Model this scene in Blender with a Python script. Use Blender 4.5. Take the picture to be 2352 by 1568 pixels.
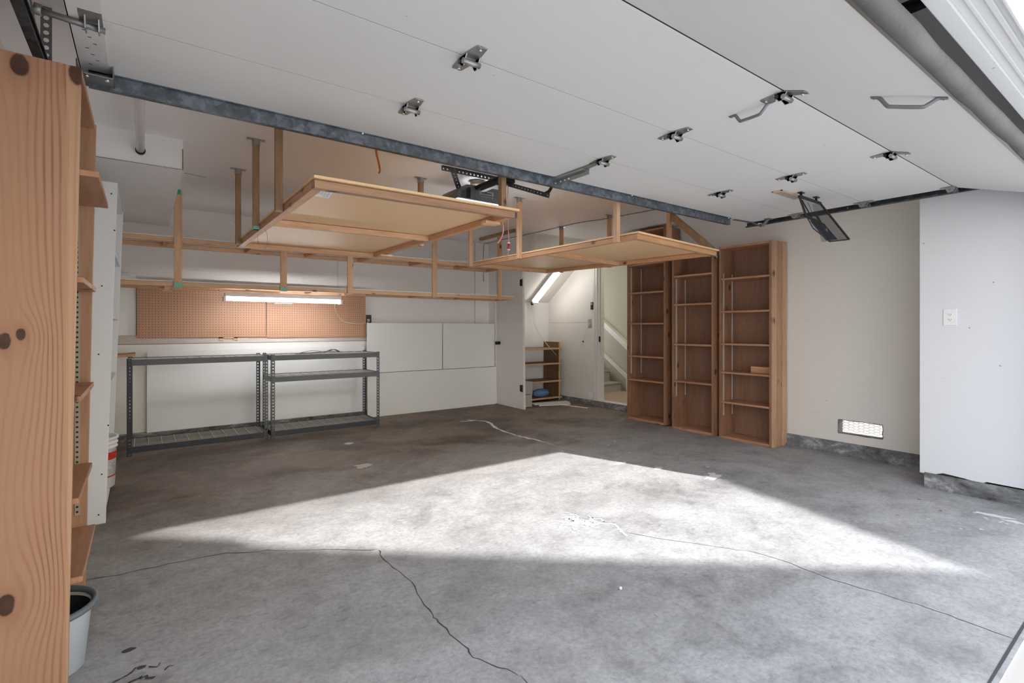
import bpy, bmesh, math, random
from mathutils import Vector, Matrix
random.seed(7)
for o in list(bpy.data.objects): bpy.data.objects.remove(o)
SC = bpy.context.scene
COL = SC.collection
R = math.radians

# ------------------------------------------------------------ camera
CAM_H = 1.21
HEAD = math.atan2(1160, 1588)          # yaw of the view to the right of +Y is 90-atan(1588/1160)
cam_d = bpy.data.cameras.new('camera'); cam = bpy.data.objects.new('camera', cam_d); COL.objects.link(cam)
cam.location = (0, 0, CAM_H)
YAW = math.atan2(0.5898636, 0.8075029)
cam.rotation_euler = (R(90), 0, -YAW)
cam_d.sensor_width = 36; cam_d.lens = 1160/2352*36
cam_d.shift_y = -(784-752)/2352*1.0
cam_d.clip_start = 0.02; cam_d.clip_end = 200
SC.camera = cam

# ------------------------------------------------------------ world, sun, exposure
W = bpy.data.worlds.new('sky'); SC.world = W; W.use_nodes = True
nt = W.node_tree; bg = nt.nodes['Background']
tc = nt.nodes.new('ShaderNodeTexCoord'); sp = nt.nodes.new('ShaderNodeSeparateXYZ')
rp = nt.nodes.new('ShaderNodeValToRGB')
nt.links.new(tc.outputs['Generated'], sp.inputs[0]); nt.links.new(sp.outputs['Z'], rp.inputs[0]); nt.links.new(rp.outputs[0], bg.inputs[0])
rp.color_ramp.elements[0].position = 0.0; rp.color_ramp.elements[0].color = (0.97, 0.975, 1.0, 1)
rp.color_ramp.elements[1].position = 0.7; rp.color_ramp.elements[1].color = (0.80, 0.87, 1.0, 1)
bg.inputs[1].default_value = 2.2
sun_d = bpy.data.lights.new('sun', 'SUN'); sun = bpy.data.objects.new('sun', sun_d); COL.objects.link(sun)
sun.rotation_euler = Vector((-0.40, 1.0, -0.625)).to_track_quat('-Z', 'Y').to_euler()
sun.location = (3, -6, 8)
sun_d.energy = 6.6; sun_d.angle = R(0.55); sun_d.color = (1.0, 0.97, 0.93)
SC.view_settings.view_transform = 'Standard'; SC.view_settings.look = 'None'
SC.view_settings.gamma = 1; SC.view_settings.use_curve_mapping = False
SC.view_settings.exposure = 0.92
try:
    SC.cycles.max_bounces = 16; SC.cycles.diffuse_bounces = 10; SC.cycles.sample_clamp_indirect = 6
except Exception: pass

# ------------------------------------------------------------ materials
def mat(name):
    m = bpy.data.materials.new(name); m.use_nodes = True
    return m, m.node_tree, m.node_tree.nodes['Principled BSDF']
def N(nt, typ, **k):
    n = nt.nodes.new(typ)
    for a, b in k.items(): setattr(n, a, b)
    return n
def mth(nt, op, a, b=None, c=None):
    n = N(nt, 'ShaderNodeMath', operation=op)
    for i, v in enumerate((a, b, c)):
        if v is None: continue
        if isinstance(v, (int, float)): n.inputs[i].default_value = v
        else: nt.links.new(v, n.inputs[i])
    return n.outputs[0]
def ramp(nt, fac, stops):
    r = N(nt, 'ShaderNodeValToRGB'); cr = r.color_ramp
    while len(cr.elements) < len(stops): cr.elements.new(0.5)
    for e, (p, c) in zip(cr.elements, stops):
        e.position = p; e.color = (*c, 1) if len(c) == 3 else c
    nt.links.new(fac, r.inputs[0]); return r.outputs[0]
def mix(nt, fac, a, b, blend='MIX'):
    m = N(nt, 'ShaderNodeMix', data_type='RGBA', blend_type=blend)
    if isinstance(fac, (int, float)): m.inputs[0].default_value = fac
    else: nt.links.new(fac, m.inputs[0])
    for i, v in ((6, a), (7, b)):
        if isinstance(v, tuple): m.inputs[i].default_value = (*v, 1) if len(v) == 3 else v
        else: nt.links.new(v, m.inputs[i])
    return m.outputs[2]
def coords(nt, scale=(1, 1, 1), rnd=False, loc=(0, 0, 0)):
    t = N(nt, 'ShaderNodeTexCoord'); mp = N(nt, 'ShaderNodeMapping'); mp.inputs[3].default_value = scale; mp.inputs[1].default_value = loc
    src = t.outputs['Object']
    if rnd:
        oi = N(nt, 'ShaderNodeObjectInfo'); va = N(nt, 'ShaderNodeVectorMath', operation='ADD'); sc_ = mth(nt, 'MULTIPLY', oi.outputs['Random'], 17.0)
        nt.links.new(src, va.inputs[0]); nt.links.new(sc_, va.inputs[1]); src = va.outputs[0]
    nt.links.new(src, mp.inputs[0]); return mp.outputs[0]
def noise(nt, vec, scale, detail=4, rough=0.55, dist=0.0):
    n = N(nt, 'ShaderNodeTexNoise'); nt.links.new(vec, n.inputs['Vector'])
    n.inputs['Scale'].default_value = scale; n.inputs['Detail'].default_value = detail
    n.inputs['Roughness'].default_value = rough; n.inputs['Distortion'].default_value = dist
    return n.outputs[0]
def bump(nt, b, h, strength=0.2, dist=0.01):
    n = N(nt, 'ShaderNodeBump'); n.inputs['Strength'].default_value = strength; n.inputs['Distance'].default_value = dist
    nt.links.new(h, n.inputs['Height']); nt.links.new(n.outputs[0], b.inputs['Normal'])

def flat(name, c, rough=0.6, metal=0.0, emit=None, es=0.0):
    m, nt, b = mat(name)
    b.inputs['Base Color'].default_value = (*c, 1); b.inputs['Roughness'].default_value = rough; b.inputs['Metallic'].default_value = metal
    if emit: b.inputs['Emission Color'].default_value = (*emit, 1); b.inputs['Emission Strength'].default_value = es
    return m
def painted(name, c, vary=0.06, rough=0.6, scuff=0.35, sc=1.0, bmp=0.08, marks=0.6):
    m, nt, b = mat(name)
    v = coords(nt)
    n1 = noise(nt, v, 0.9*sc, 3); n2 = noise(nt, coords(nt, (1, 1, 3.5)), 5*sc, 6, 0.7)
    c1 = mix(nt, n1, tuple(x*(1-vary) for x in c), tuple(min(1, x*(1+vary)) for x in c))
    sc_ = ramp(nt, n2, [(0.60, (0, 0, 0)), (0.74, (scuff, scuff, scuff))])
    c2 = mix(nt, sc_, c1, tuple(x*0.72 for x in c))
    vo = N(nt, 'ShaderNodeTexVoronoi'); vo.inputs['Scale'].default_value = 5.5; nt.links.new(v, vo.inputs['Vector'])
    d = mth(nt, 'LESS_THAN', vo.outputs['Distance'], 0.030)
    d = mth(nt, 'MULTIPLY', d, marks)
    c3 = mix(nt, d, c2, (0.12, 0.11, 0.10))
    nt.links.new(c3, b.inputs['Base Color']); b.inputs['Roughness'].default_value = rough
    bump(nt, b, noise(nt, v, 60, 3), bmp, 0.004)
    return m
def wood(name, light, dark, axis='Z', freq=55, rough=0.55, knots=1.0, blotch=0.35, knotscale=2.2, contrast=0.7):
    m, nt, b = mat(name)
    s = {'X': (0.10, 1, 1), 'Y': (1, 0.10, 1), 'Z': (1, 1, 0.10)}[axis]
    k = {'X': (0.62, 1, 1), 'Y': (1, 0.62, 1), 'Z': (1, 1, 0.62)}[axis]
    v = coords(nt, s, True)
    n1 = noise(nt, v, freq*0.45, 4, 0.6, 0.4)
    n2 = noise(nt, v, freq*2.2, 3, 0.5)
    n3 = noise(nt, coords(nt, (1, 1, 1), True), 2.2, 3)
    fac = mth(nt, 'ADD', mth(nt, 'MULTIPLY', n1, contrast), mth(nt, 'MULTIPLY', n2, 1-contrast))
    col = ramp(nt, fac, [(0.38, dark), (0.50, tuple((a+c)/2 for a, c in zip(light, dark))), (0.62, light)])
    col = mix(nt, mth(nt, 'MULTIPLY', n3, blotch), col, tuple(x*0.70 for x in light))
    vo = N(nt, 'ShaderNodeTexVoronoi'); vo.inputs['Scale'].default_value = knotscale*2.4; nt.links.new(coords(nt, k, True), vo.inputs['Vector'])
    kd = ramp(nt, vo.outputs['Distance'], [(0.075, (knots,)*3), (0.11, (knots*0.45,)*3), (0.17, (0, 0, 0))])
    col = mix(nt, kd, col, tuple(x*0.22 for x in dark))
    nt.links.new(col, b.inputs['Base Color']); b.inputs['Roughness'].default_value = rough
    bump(nt, b, n2, 0.10, 0.002)
    return m

M = {}
M['wall'] = painted('cream_wall_paint', (0.75, 0.715, 0.66), 0.05)
M['wall_back'] = painted('white_wall_paint', (0.87, 0.85, 0.84), 0.04, scuff=0.2)
M['pilaster'] = painted('white_fresh_paint', (0.69, 0.70, 0.72), 0.03, scuff=0.3)
M['ceiling'] = painted('ceiling_paint', (0.90, 0.90, 0.915), 0.03, scuff=0.15, marks=0.3)
M['door_white'] = painted('garage_door_white', (0.73, 0.735, 0.74), 0.03, 0.5, scuff=0.18, marks=0.3)
M['board_white'] = painted('white_melamine', (0.82, 0.83, 0.83), 0.03, 0.35, scuff=0.1, marks=0.25, bmp=0.02)
M['board_cream'] = painted('cream_panel', (0.81, 0.80, 0.765), 0.03, 0.45, scuff=0.15, marks=0.25, bmp=0.02)
M['trim'] = painted('gloss_trim', (0.76, 0.74, 0.71), 0.03, 0.35, scuff=0.2, marks=0.4)
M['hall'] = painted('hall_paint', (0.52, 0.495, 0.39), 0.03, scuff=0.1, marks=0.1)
M['hall2'] = flat('hall_white_rail', (0.82, 0.81, 0.74), 0.4)
M['white_shelf'] = painted('white_shelf_paint', (0.76, 0.775, 0.80), 0.03, 0.5, scuff=0.15, marks=0.2)
M['exterior'] = flat('exterior_stucco', (0.84, 0.77, 0.60), 0.9)
M['pine'] = wood('pine_lumber', (0.76, 0.50, 0.315), (0.60, 0.345, 0.19), 'Z', 40, knotscale=2.8)
M['pineX'] = wood('pine_lumber_lengthwise', (0.76, 0.50, 0.315), (0.60, 0.345, 0.19), 'X', 40, knotscale=2.8)
M['pineY'] = wood('pine_lumber_depthwise', (0.68, 0.38, 0.21), (0.50, 0.25, 0.125), 'Y', 40, knotscale=2.8)
M['oldpost'] = wood('aged_fir_post', (0.44, 0.28, 0.16), (0.30, 0.18, 0.10), 'Z', 40, knotscale=3.0)
M['case'] = wood('stained_fir', (0.36, 0.19, 0.11), (0.22, 0.105, 0.06), 'Z', 34, knotscale=2.4)
M['caseE'] = wood('stained_fir_edge', (0.50, 0.29, 0.175), (0.37, 0.19, 0.11), 'Z', 34, knotscale=2.2)
M['caseL'] = wood('pale_fir_plank', (0.60, 0.385, 0.245), (0.45, 0.26, 0.155), 'Z', 34, knotscale=2.2)
M['caseY'] = wood('stained_fir_shelf', (0.53, 0.285, 0.165), (0.36, 0.18, 0.10), 'Y', 34, knotscale=2.4)
M['ply'] = wood('plywood_back', (0.30, 0.165, 0.105), (0.235, 0.12, 0.072), 'Z', 22, knots=0.0, contrast=0.5)
M['walnut'] = wood('brown_laminate', (0.22, 0.12, 0.055), (0.15, 0.08, 0.035), 'Z', 40, knots=0)
M['walnutedge'] = flat('laminate_edge', (0.50, 0.33, 0.18), 0.5)
M['mdf'] = painted('hardboard', (0.85, 0.575, 0.325), 0.04, 0.5, scuff=0.12, marks=0.1)
M['fir1'] = wood('weathered_fir_rail', (0.47, 0.29, 0.175), (0.33, 0.18, 0.105), 'X', 40, knotscale=2.8)
M['fir2'] = wood('orange_fir_rail', (0.66, 0.38, 0.20), (0.50, 0.26, 0.125), 'X', 40, knotscale=2.8)
M['teal'] = flat('teal_paint', (0.05, 0.38, 0.30), 0.5)
M['teal_l'] = flat('teal_light_paint', (0.20, 0.56, 0.42), 0.5)
M['black'] = flat('black_metal', (0.018, 0.018, 0.02), 0.4, 0.3)
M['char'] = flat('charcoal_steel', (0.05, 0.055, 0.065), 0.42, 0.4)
M['char_lit'] = flat('charcoal_steel_lit', (0.085, 0.09, 0.10), 0.38, 0.4)  # lit copy of the charcoal steel: brighter light put into the colour
M['zinc'] = flat('zinc_plate', (0.40, 0.41, 0.40), 0.34, 0.8)
M['wire'] = flat('galvanised_wire', (0.55, 0.54, 0.52), 0.4, 0.5)
M['strip'] = flat('shelf_standard_steel', (0.55, 0.55, 0.56), 0.4, 0.2)
M['darkzinc'] = flat('dull_zinc', (0.24, 0.25, 0.26), 0.4, 0.7)
M['brightzinc'] = flat('bright_zinc', (0.72, 0.73, 0.74), 0.3, 0.7)
M['chrome'] = flat('bolt_steel', (0.8, 0.8, 0.82), 0.2, 0.9)
M['plastic_grey'] = flat('opener_grey_plastic', (0.12, 0.12, 0.125), 0.42)
M['black_plastic'] = flat('black_plastic', (0.012, 0.012, 0.013), 0.35)
M['white_plastic'] = flat('white_plastic', (0.80, 0.80, 0.79), 0.35)
M['beige_plastic'] = flat('beige_plate', (0.42, 0.37, 0.27), 0.4)
M['enamel'] = flat('white_enamel', (0.85, 0.85, 0.87), 0.25)
M['bronze'] = flat('dark_bronze', (0.06, 0.045, 0.035), 0.3, 0.8)
M['carpet'] = painted('grey_carpet', (0.50, 0.48, 0.45), 0.25, 0.95, scuff=0.8, sc=4, bmp=0.6, marks=0)
M['hallfloor'] = painted('tan_vinyl', (0.60, 0.47, 0.34), 0.05, 0.3, marks=0)
M['blue'] = flat('blue_plastic_bag', (0.14, 0.24, 0.42), 0.4)
M['orange'] = flat('orange_webbing', (0.62, 0.17, 0.03), 0.7)
M['pink'] = flat('faded_red_cord', (0.72, 0.30, 0.28), 0.6)
M['red'] = flat('red_handle', (0.50, 0.02, 0.02), 0.4)
M['cord'] = flat('ivory_cord', (0.72, 0.68, 0.60), 0.5)
M['black_ink'] = flat('black_ink', (0.02, 0.02, 0.02), 0.6)
M['grey_ink'] = flat('grey_ink', (0.35, 0.35, 0.36), 0.6)
M['bucket_grey'] = flat('pale_grey_plastic', (0.56, 0.60, 0.66), 0.35)
M['bucket_rim'] = flat('slate_plastic', (0.13, 0.155, 0.18), 0.4)
M['bucket_in'] = flat('charcoal_plastic', (0.03, 0.035, 0.04), 0.4)
M['glow_far'] = flat('fluorescent_tube_bright', (0.9, 0.9, 0.9), 0.3, 0, (1.0, 0.98, 0.94), 5.5)
M['glow_rack'] = flat('fluorescent_tube_soft', (0.9, 0.9, 0.9), 0.3, 0, (0.97, 0.98, 1.0), 16)
M['glow_opener'] = flat('opener_lens', (0.9, 0.9, 0.9), 0.3, 0, (0.95, 0.97, 1.0), 9)
M['brickred'] = flat('red_label', (0.55, 0.035, 0.025), 0.4)
M['leaf'] = flat('dry_leaf', (0.45, 0.30, 0.16), 0.8)

def galv(name, c, rough=0.45):
    m, nt, b = mat(name)
    vo = N(nt, 'ShaderNodeTexVoronoi'); vo.inputs['Scale'].default_value = 32
    v = coords(nt); n = noise(nt, v, 18, 4, 0.6, 1.2); nt.links.new(v, vo.inputs['Vector'])
    f = mth(nt, 'ADD', mth(nt, 'MULTIPLY', n, 0.75), mth(nt, 'MULTIPLY', N_sep(nt, vo.outputs['Color']), 0.25))
    col = ramp(nt, f, [(0.32, tuple(x*0.62 for x in c)), (0.52, c), (0.68, tuple(min(1, x*1.6) for x in c))])
    nt.links.new(col, b.inputs['Base Color']); b.inputs['Roughness'].default_value = rough; b.inputs['Metallic'].default_value = 0.45
    return m
def N_sep(nt, colr):
    s = N(nt, 'ShaderNodeSeparateColor'); nt.links.new(colr, s.inputs[0]); return s.outputs[0]
M['galv'] = galv('galvanised_strut', (0.135, 0.155, 0.185))
M['track'] = galv('galvanised_track', (0.075, 0.08, 0.09))
M['endcap'] = flat('end_stile_steel', (0.66, 0.66, 0.665), 0.45, 0.0)
M['rubber'] = painted('weathered_rubber', (0.125, 0.125, 0.13), 0.6, 0.75, scuff=0.9, sc=3.5, bmp=0.8, marks=0.5)

# concrete floor
def concrete():
    m, nt, b = mat('stained_concrete')
    t = N(nt, 'ShaderNodeTexCoord'); sx = N(nt, 'ShaderNodeSeparateXYZ'); nt.links.new(t.outputs['Object'], sx.inputs[0])
    v = t.outputs['Object']
    big = noise(nt, v, 0.8, 5, 0.6, 0.6); mid = noise(nt, v, 2.8, 6, 0.65, 0.8); fine = noise(nt, v, 45, 5, 0.75)
    streak = noise(nt, coords(nt, (1.0, 1.0, 1)), 9, 6, 0.72, 1.0)
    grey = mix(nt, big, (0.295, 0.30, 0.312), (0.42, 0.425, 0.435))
    brown = mix(nt, big, (0.135, 0.098, 0.072), (0.25, 0.20, 0.158))  # browner toward the back: dirt plus warm inside light put into the colour
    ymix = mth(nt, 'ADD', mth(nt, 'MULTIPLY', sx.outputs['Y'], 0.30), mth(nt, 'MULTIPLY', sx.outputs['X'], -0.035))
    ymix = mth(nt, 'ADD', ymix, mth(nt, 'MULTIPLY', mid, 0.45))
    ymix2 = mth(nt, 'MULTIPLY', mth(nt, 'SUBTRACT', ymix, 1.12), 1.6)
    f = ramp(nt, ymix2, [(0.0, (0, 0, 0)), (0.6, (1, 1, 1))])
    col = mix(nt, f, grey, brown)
    st = ramp(nt, mth(nt, 'ADD', mth(nt, 'MULTIPLY', mid, 0.7), mth(nt, 'MULTIPLY', streak, 0.3)), [(0.36, (0.62, 0.61, 0.61)), (0.45, (0.86, 0.855, 0.85)), (0.55, (1.0, 1.0, 1.0)), (0.68, (1.10, 1.10, 1.09))])
    col = mix(nt, 0.9, col, st, 'MULTIPLY')
    fn = ramp(nt, fine, [(0.30, (0.62, 0.62, 0.62)), (0.52, (1.02, 1.02, 1.02)), (0.72, (1.25, 1.25, 1.25))])
    col = mix(nt, 0.62, col, fn, 'MULTIPLY')
    # pits and stipples
    pit = ramp(nt, noise(nt, coords(nt, (0.45, 1.0, 1)), 30, 6, 0.8, 0.6), [(0.36, (0.50, 0.50, 0.50)), (0.45, (1, 1, 1))])
    col = mix(nt, 0.42, col, pit, 'MULTIPLY')
    rid = noise(nt, coords(nt, (1, 1, 1), loc=(1, 7, 0)), 8.5, 7, 0.75, 2.2); ridge = mth(nt, 'ABSOLUTE', mth(nt, 'SUBTRACT', rid, 0.5))
    col = mix(nt, 0.35, col, ramp(nt, ridge, [(0.0, (0.70, 0.70, 0.71)), (0.025, (0.92, 0.92, 0.92)), (0.10, (1.04, 1.04, 1.04))]), 'MULTIPLY')
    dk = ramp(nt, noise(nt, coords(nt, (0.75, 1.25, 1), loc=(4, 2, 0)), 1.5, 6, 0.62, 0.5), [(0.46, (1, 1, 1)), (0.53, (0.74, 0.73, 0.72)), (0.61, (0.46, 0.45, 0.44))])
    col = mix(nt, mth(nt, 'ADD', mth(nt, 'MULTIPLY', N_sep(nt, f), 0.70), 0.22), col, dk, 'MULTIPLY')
    cloud = ramp(nt, noise(nt, coords(nt, (1, 1, 1), loc=(9, 5, 0)), 3.6, 7, 0.68, 1.4), [(0.36, (0.86, 0.86, 0.87)), (0.5, (1, 1, 1)), (0.64, (1.08, 1.08, 1.08))])
    col = mix(nt, 0.8, col, cloud, 'MULTIPLY')
    nt.links.new(col, b.inputs['Base Color'])
    rr = ramp(nt, mid, [(0.3, (0.5, 0.5, 0.5)), (0.7, (0.8, 0.8, 0.8))]); nt.links.new(rr, b.inputs['Roughness'])
    bump(nt, b, fine, 0.12, 0.002)
    return m
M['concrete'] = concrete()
M['curb'] = painted('curb_concrete', (0.175, 0.178, 0.175), 0.5, 0.85, scuff=0.9, sc=3, bmp=0.5, marks=0.3)
def curbmat():
    m, nt, b = mat('stained_curb_concrete'); v = coords(nt, (1, 1, 1.6))
    n1 = noise(nt, v, 3.2, 6, 0.7, 1.0); n2 = noise(nt, v, 22, 5, 0.75)
    f = mth(nt, 'ADD', mth(nt, 'MULTIPLY', n1, 0.72), mth(nt, 'MULTIPLY', n2, 0.28))
    nt.links.new(ramp(nt, f, [(0.36, (0.05, 0.05, 0.048)), (0.46, (0.13, 0.132, 0.13)), (0.54, (0.20, 0.203, 0.205)), (0.62, (0.40, 0.40, 0.40))]), b.inputs['Base Color'])
    b.inputs['Roughness'].default_value = 0.9; bump(nt, b, n2, 0.5, 0.004); return m
M['curb'] = curbmat()
M['drive'] = flat('driveway_concrete', (0.50, 0.48, 0.45), 0.9)
M['crack'] = flat('crack_dark', (0.05, 0.05, 0.05), 0.9)  # near-black for cracks, joints, drips and slots
M['spill'] = flat('white_paint_spill', (0.62, 0.62, 0.64), 0.7)
M['spill_dim'] = flat('old_paint_trace', (0.42, 0.40, 0.37), 0.8)
M['block'] = painted('cinder_block', (0.40, 0.39, 0.36), 0.2, 0.95, scuff=0.6, sc=6, bmp=0.8, marks=0)

def peg():
    m, nt, b = mat('pegboard')
    t = N(nt, 'ShaderNodeTexCoord'); s = N(nt, 'ShaderNodeSeparateXYZ'); nt.links.new(t.outputs['Object'], s.inputs[0])
    def cell(o):
        a = mth(nt, 'FRACT', mth(nt, 'MULTIPLY', o, 1/0.0265)); return mth(nt, 'SUBTRACT', a, 0.5)
    a, c = cell(mth(nt, 'ADD', s.outputs['X'], 5)), cell(mth(nt, 'ADD', s.outputs['Z'], 5))
    d = mth(nt, 'SQRT', mth(nt, 'ADD', mth(nt, 'MULTIPLY', a, a), mth(nt, 'MULTIPLY', c, c)))
    hole = mth(nt, 'LESS_THAN', d, 0.15)
    n = noise(nt, t.outputs['Object'], 3, 4)
    base = mix(nt, n, (0.42, 0.225, 0.135), (0.50, 0.285, 0.175))
    nt.links.new(mix(nt, hole, base, (0.10, 0.05, 0.03)), b.inputs['Base Color']); b.inputs['Roughness'].default_value = 0.55
    return m
M['peg'] = peg()

# the near side panel with its big knots
def bigboard():
    m, nt, b = mat('knotty_fir_board')
    t = N(nt, 'ShaderNodeTexCoord'); s = N(nt, 'ShaderNodeSeparateXYZ'); nt.links.new(t.outputs['Object'], s.inputs[0])
    X, Z = s.outputs['X'], s.outputs['Z']
    knots = [(-0.316, 2.045, 0.024, 1), (-0.178, 2.055, 0.026, 0.8), (-0.3135, 1.188, 0.012, 1), (-0.352, 1.168, 0.017, 1), (-0.347, 0.339, 0.022, 1), (-0.19, 1.05, 0.001, 0), (-0.20, 0.40, 0.001, 0)]
    spread = {5: 0.16, 6: 0.12}
    n = noise(nt, coords(nt, (1, 1, 0.22)), 7, 3, 0.5)
    g = mth(nt, 'ADD', X, mth(nt, 'MULTIPLY', n, 0.030))
    kd = None; halo = None
    wob = noise(nt, coords(nt, (1, 1, 1)), 22, 3)
    for i, (kx, kz, r, amt) in enumerate(knots):
        dx = mth(nt, 'SUBTRACT', X, kx); dz = mth(nt, 'MULTIPLY', mth(nt, 'SUBTRACT', Z, kz), 0.62)
        r2 = mth(nt, 'ADD', mth(nt, 'MULTIPLY', dx, dx), mth(nt, 'MULTIPLY', dz, dz))
        sp_ = spread.get(i, r*3.4)
        e = mth(nt, 'EXPONENT', mth(nt, 'MULTIPLY', r2, -1.0/(sp_*sp_)))
        g = mth(nt, 'SUBTRACT', g, mth(nt, 'MULTIPLY', mth(nt, 'MULTIPLY', dx, e), 0.85 if amt else -0.5))
        if amt:
            dd = mth(nt, 'ADD', mth(nt, 'SQRT', r2), mth(nt, 'MULTIPLY', mth(nt, 'SUBTRACT', wob, 0.5), r*0.6))
            k = mth(nt, 'MULTIPLY', mth(nt, 'SUBTRACT', 1.0, mth(nt, 'SMOOTH_MIN', mth(nt, 'DIVIDE', dd, r), 1.0, 0.15)), amt*6)
            k = mth(nt, 'MINIMUM', k, 1.0)
            kd = k if kd is None else mth(nt, 'MAXIMUM', kd, k)
            h = mth(nt, 'EXPONENT', mth(nt, 'MULTIPLY', r2, -1.0/(r*r*3.2)))
            halo = h if halo is None else mth(nt, 'MAXIMUM', halo, h)
    ring = mth(nt, 'SINE', mth(nt, 'MULTIPLY', g, 330.0))
    fine = noise(nt, coords(nt, (1, 1, 0.05)), 130, 3)
    mask = mth(nt, 'MINIMUM', mth(nt, 'MAXIMUM', mth(nt, 'DIVIDE', mth(nt, 'ADD', X, 0.345), 0.10), 0.22), 1.0)
    amp = noise(nt, coords(nt, (1, 1, 0.3), loc=(3, 0, 0)), 9, 2)
    rr = mth(nt, 'POWER', mth(nt, 'MULTIPLY', mth(nt, 'ADD', ring, 1.0), 0.5), 3.2)
    f = mth(nt, 'ADD', mth(nt, 'MULTIPLY', mth(nt, 'MULTIPLY', mth(nt, 'MULTIPLY', rr, mask), amp), 1.35), mth(nt, 'MULTIPLY', fine, 0.35))
    col = ramp(nt, f, [(0.10, (0.475, 0.27, 0.168)), (0.42, (0.40, 0.21, 0.128)), (0.75, (0.34, 0.16, 0.092)), (0.98, (0.23, 0.10, 0.058))])
    patch = noise(nt, coords(nt, (1, 1, 0.35), loc=(0, 0, 2)), 5, 4)
    col = mix(nt, mth(nt, 'MULTIPLY', patch, 0.45), col, (0.37, 0.19, 0.11))
    col = mix(nt, mth(nt, 'MULTIPLY', halo, 0.55), col, (0.25, 0.11, 0.055))
    strip = mth(nt, 'GREATER_THAN', X, -0.205)
    col = mix(nt, mth(nt, 'MULTIPLY', strip, 0.45), col, (0.58, 0.375, 0.23))
    col = mix(nt, kd, col, mix(nt, wob, (0.012, 0.007, 0.005), (0.12, 0.045, 0.022)))
    nt.links.new(col, b.inputs['Base Color']); b.inputs['Roughness'].default_value = 0.5
    bump(nt, b, f, 0.12, 0.002)
    return m
M['bigboard'] = bigboard()

def mesh_fabric():
    m, nt, b = mat('black_net')
    b.inputs['Base Color'].default_value = (0.03, 0.03, 0.03, 1); b.inputs['Roughness'].default_value = 0.8
    tr = N(nt, 'ShaderNodeBsdfTransparent'); mx = N(nt, 'ShaderNodeMixShader'); mx.inputs[0].default_value = 0.36
    out = nt.nodes['Material Output']
    nt.links.new(tr.outputs[0], mx.inputs[1]); nt.links.new(b.outputs[0], mx.inputs[2]); nt.links.new(mx.outputs[0], out.inputs[0])
    return m
M['net'] = mesh_fabric()

# ------------------------------------------------------------ geometry helpers
def hexa(bm, c, mi=0):
    """c: 8 corners, bottom 4 (ccw) then top 4"""
    v = [bm.verts.new(p) for p in c]
    for f in ((3, 2, 1, 0), (4, 5, 6, 7), (0, 1, 5, 4), (1, 2, 6, 5), (2, 3, 7, 6), (3, 0, 4, 7)):
        bm.faces.new([v[i] for i in f]).material_index = mi
def box(bm, a, b, mi=0):
    x0, x1 = sorted((a[0], b[0])); y0, y1 = sorted((a[1], b[1])); z0, z1 = sorted((a[2], b[2]))
    hexa(bm, [(x0, y0, z0), (x1, y0, z0), (x1, y1, z0), (x0, y1, z0), (x0, y0, z1), (x1, y0, z1), (x1, y1, z1), (x0, y1, z1)], mi)
def beam(bm, p, q, w, h, up=(0, 0, 1), mi=0):
    p, q = Vector(p), Vector(q); d = (q-p).normalized(); u = Vector(up)
    s = d.cross(u)
    if s.length < 1e-4: s = d.cross(Vector((1, 0, 0)))
    s.normalize(); u = s.cross(d).normalized()
    s *= w/2; u *= h/2
    hexa(bm, [p-s-u, p+s-u, q+s-u, q-s-u, p-s+u, p+s+u, q+s+u, q-s+u], mi)
def prism(bm, pts, n, mi=0):
    """extrude planar polygon pts by vector n"""
    n = Vector(n); a = [bm.verts.new(Vector(p)) for p in pts]; b = [bm.verts.new(Vector(p)+n) for p in pts]
    k = len(pts)
    bm.faces.new(a[::-1]).material_index = mi; bm.faces.new(b).material_index = mi
    for i in range(k): bm.faces.new((a[i], a[(i+1) % k], b[(i+1) % k], b[i])).material_index = mi
def tube(bm, pts, r, seg=10, mi=0, caps=True, closed=False):
    pts = [Vector(p) for p in pts]; rings = []; n = len(pts); prev = None
    for i, p in enumerate(pts):
        if closed: d = (pts[(i+1) % n]-pts[i-1]).normalized()
        else: d = (pts[min(i+1, n-1)]-pts[max(i-1, 0)]).normalized()
        if prev is None:
            a = d.cross(Vector((0, 0, 1)));
            if a.length < 1e-3: a = d.cross(Vector((1, 0, 0)))
        else: a = prev - d*prev.dot(d)
        a.normalize(); prev = a; b = d.cross(a)
        rr = r[i] if isinstance(r, (list, tuple)) else r
        rings.append([bm.verts.new(p+a*rr*math.cos(2*math.pi*j/seg)+b*rr*math.sin(2*math.pi*j/seg)) for j in range(seg)])
    m = n if closed else n-1
    for i in range(m):
        A, B = rings[i], rings[(i+1) % n]
        for j in range(seg):
            f = bm.faces.new((A[j], A[(j+1) % seg], B[(j+1) % seg], B[j])); f.smooth = True; f.material_index = mi
    if caps and not closed:
        bm.faces.new(rings[0][::-1]).material_index = mi; bm.faces.new(rings[-1]).material_index = mi
def lathe(bm, c, prof, seg=32, sx=1, sy=1, mi=0, bottom=True):
    rings = []
    for r, z in prof:
        rings.append([bm.verts.new((c[0]+sx*r*math.cos(2*math.pi*j/seg), c[1]+sy*r*math.sin(2*math.pi*j/seg), c[2]+z)) for j in range(seg)])
    for A, B in zip(rings, rings[1:]):
        for j in range(seg):
            f = bm.faces.new((A[j], A[(j+1) % seg], B[(j+1) % seg], B[j])); f.smooth = True; f.material_index = mi
    if bottom: bm.faces.new(rings[0][::-1]).material_index = mi
def spline(pts, n=8):
    out = []; P_ = [Vector(p) for p in pts]
    for i in range(len(P_)-1):
        p0, p1, p2, p3 = P_[max(i-1, 0)], P_[i], P_[i+1], P_[min(i+2, len(P_)-1)]
        for k in range(n):
            t = k/n
            out.append(0.5*((2*p1)+(-p0+p2)*t+(2*p0-5*p1+4*p2-p3)*t*t+(-p0+3*p1-3*p2+p3)*t**3))
    out.append(P_[-1]); return out
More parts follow.
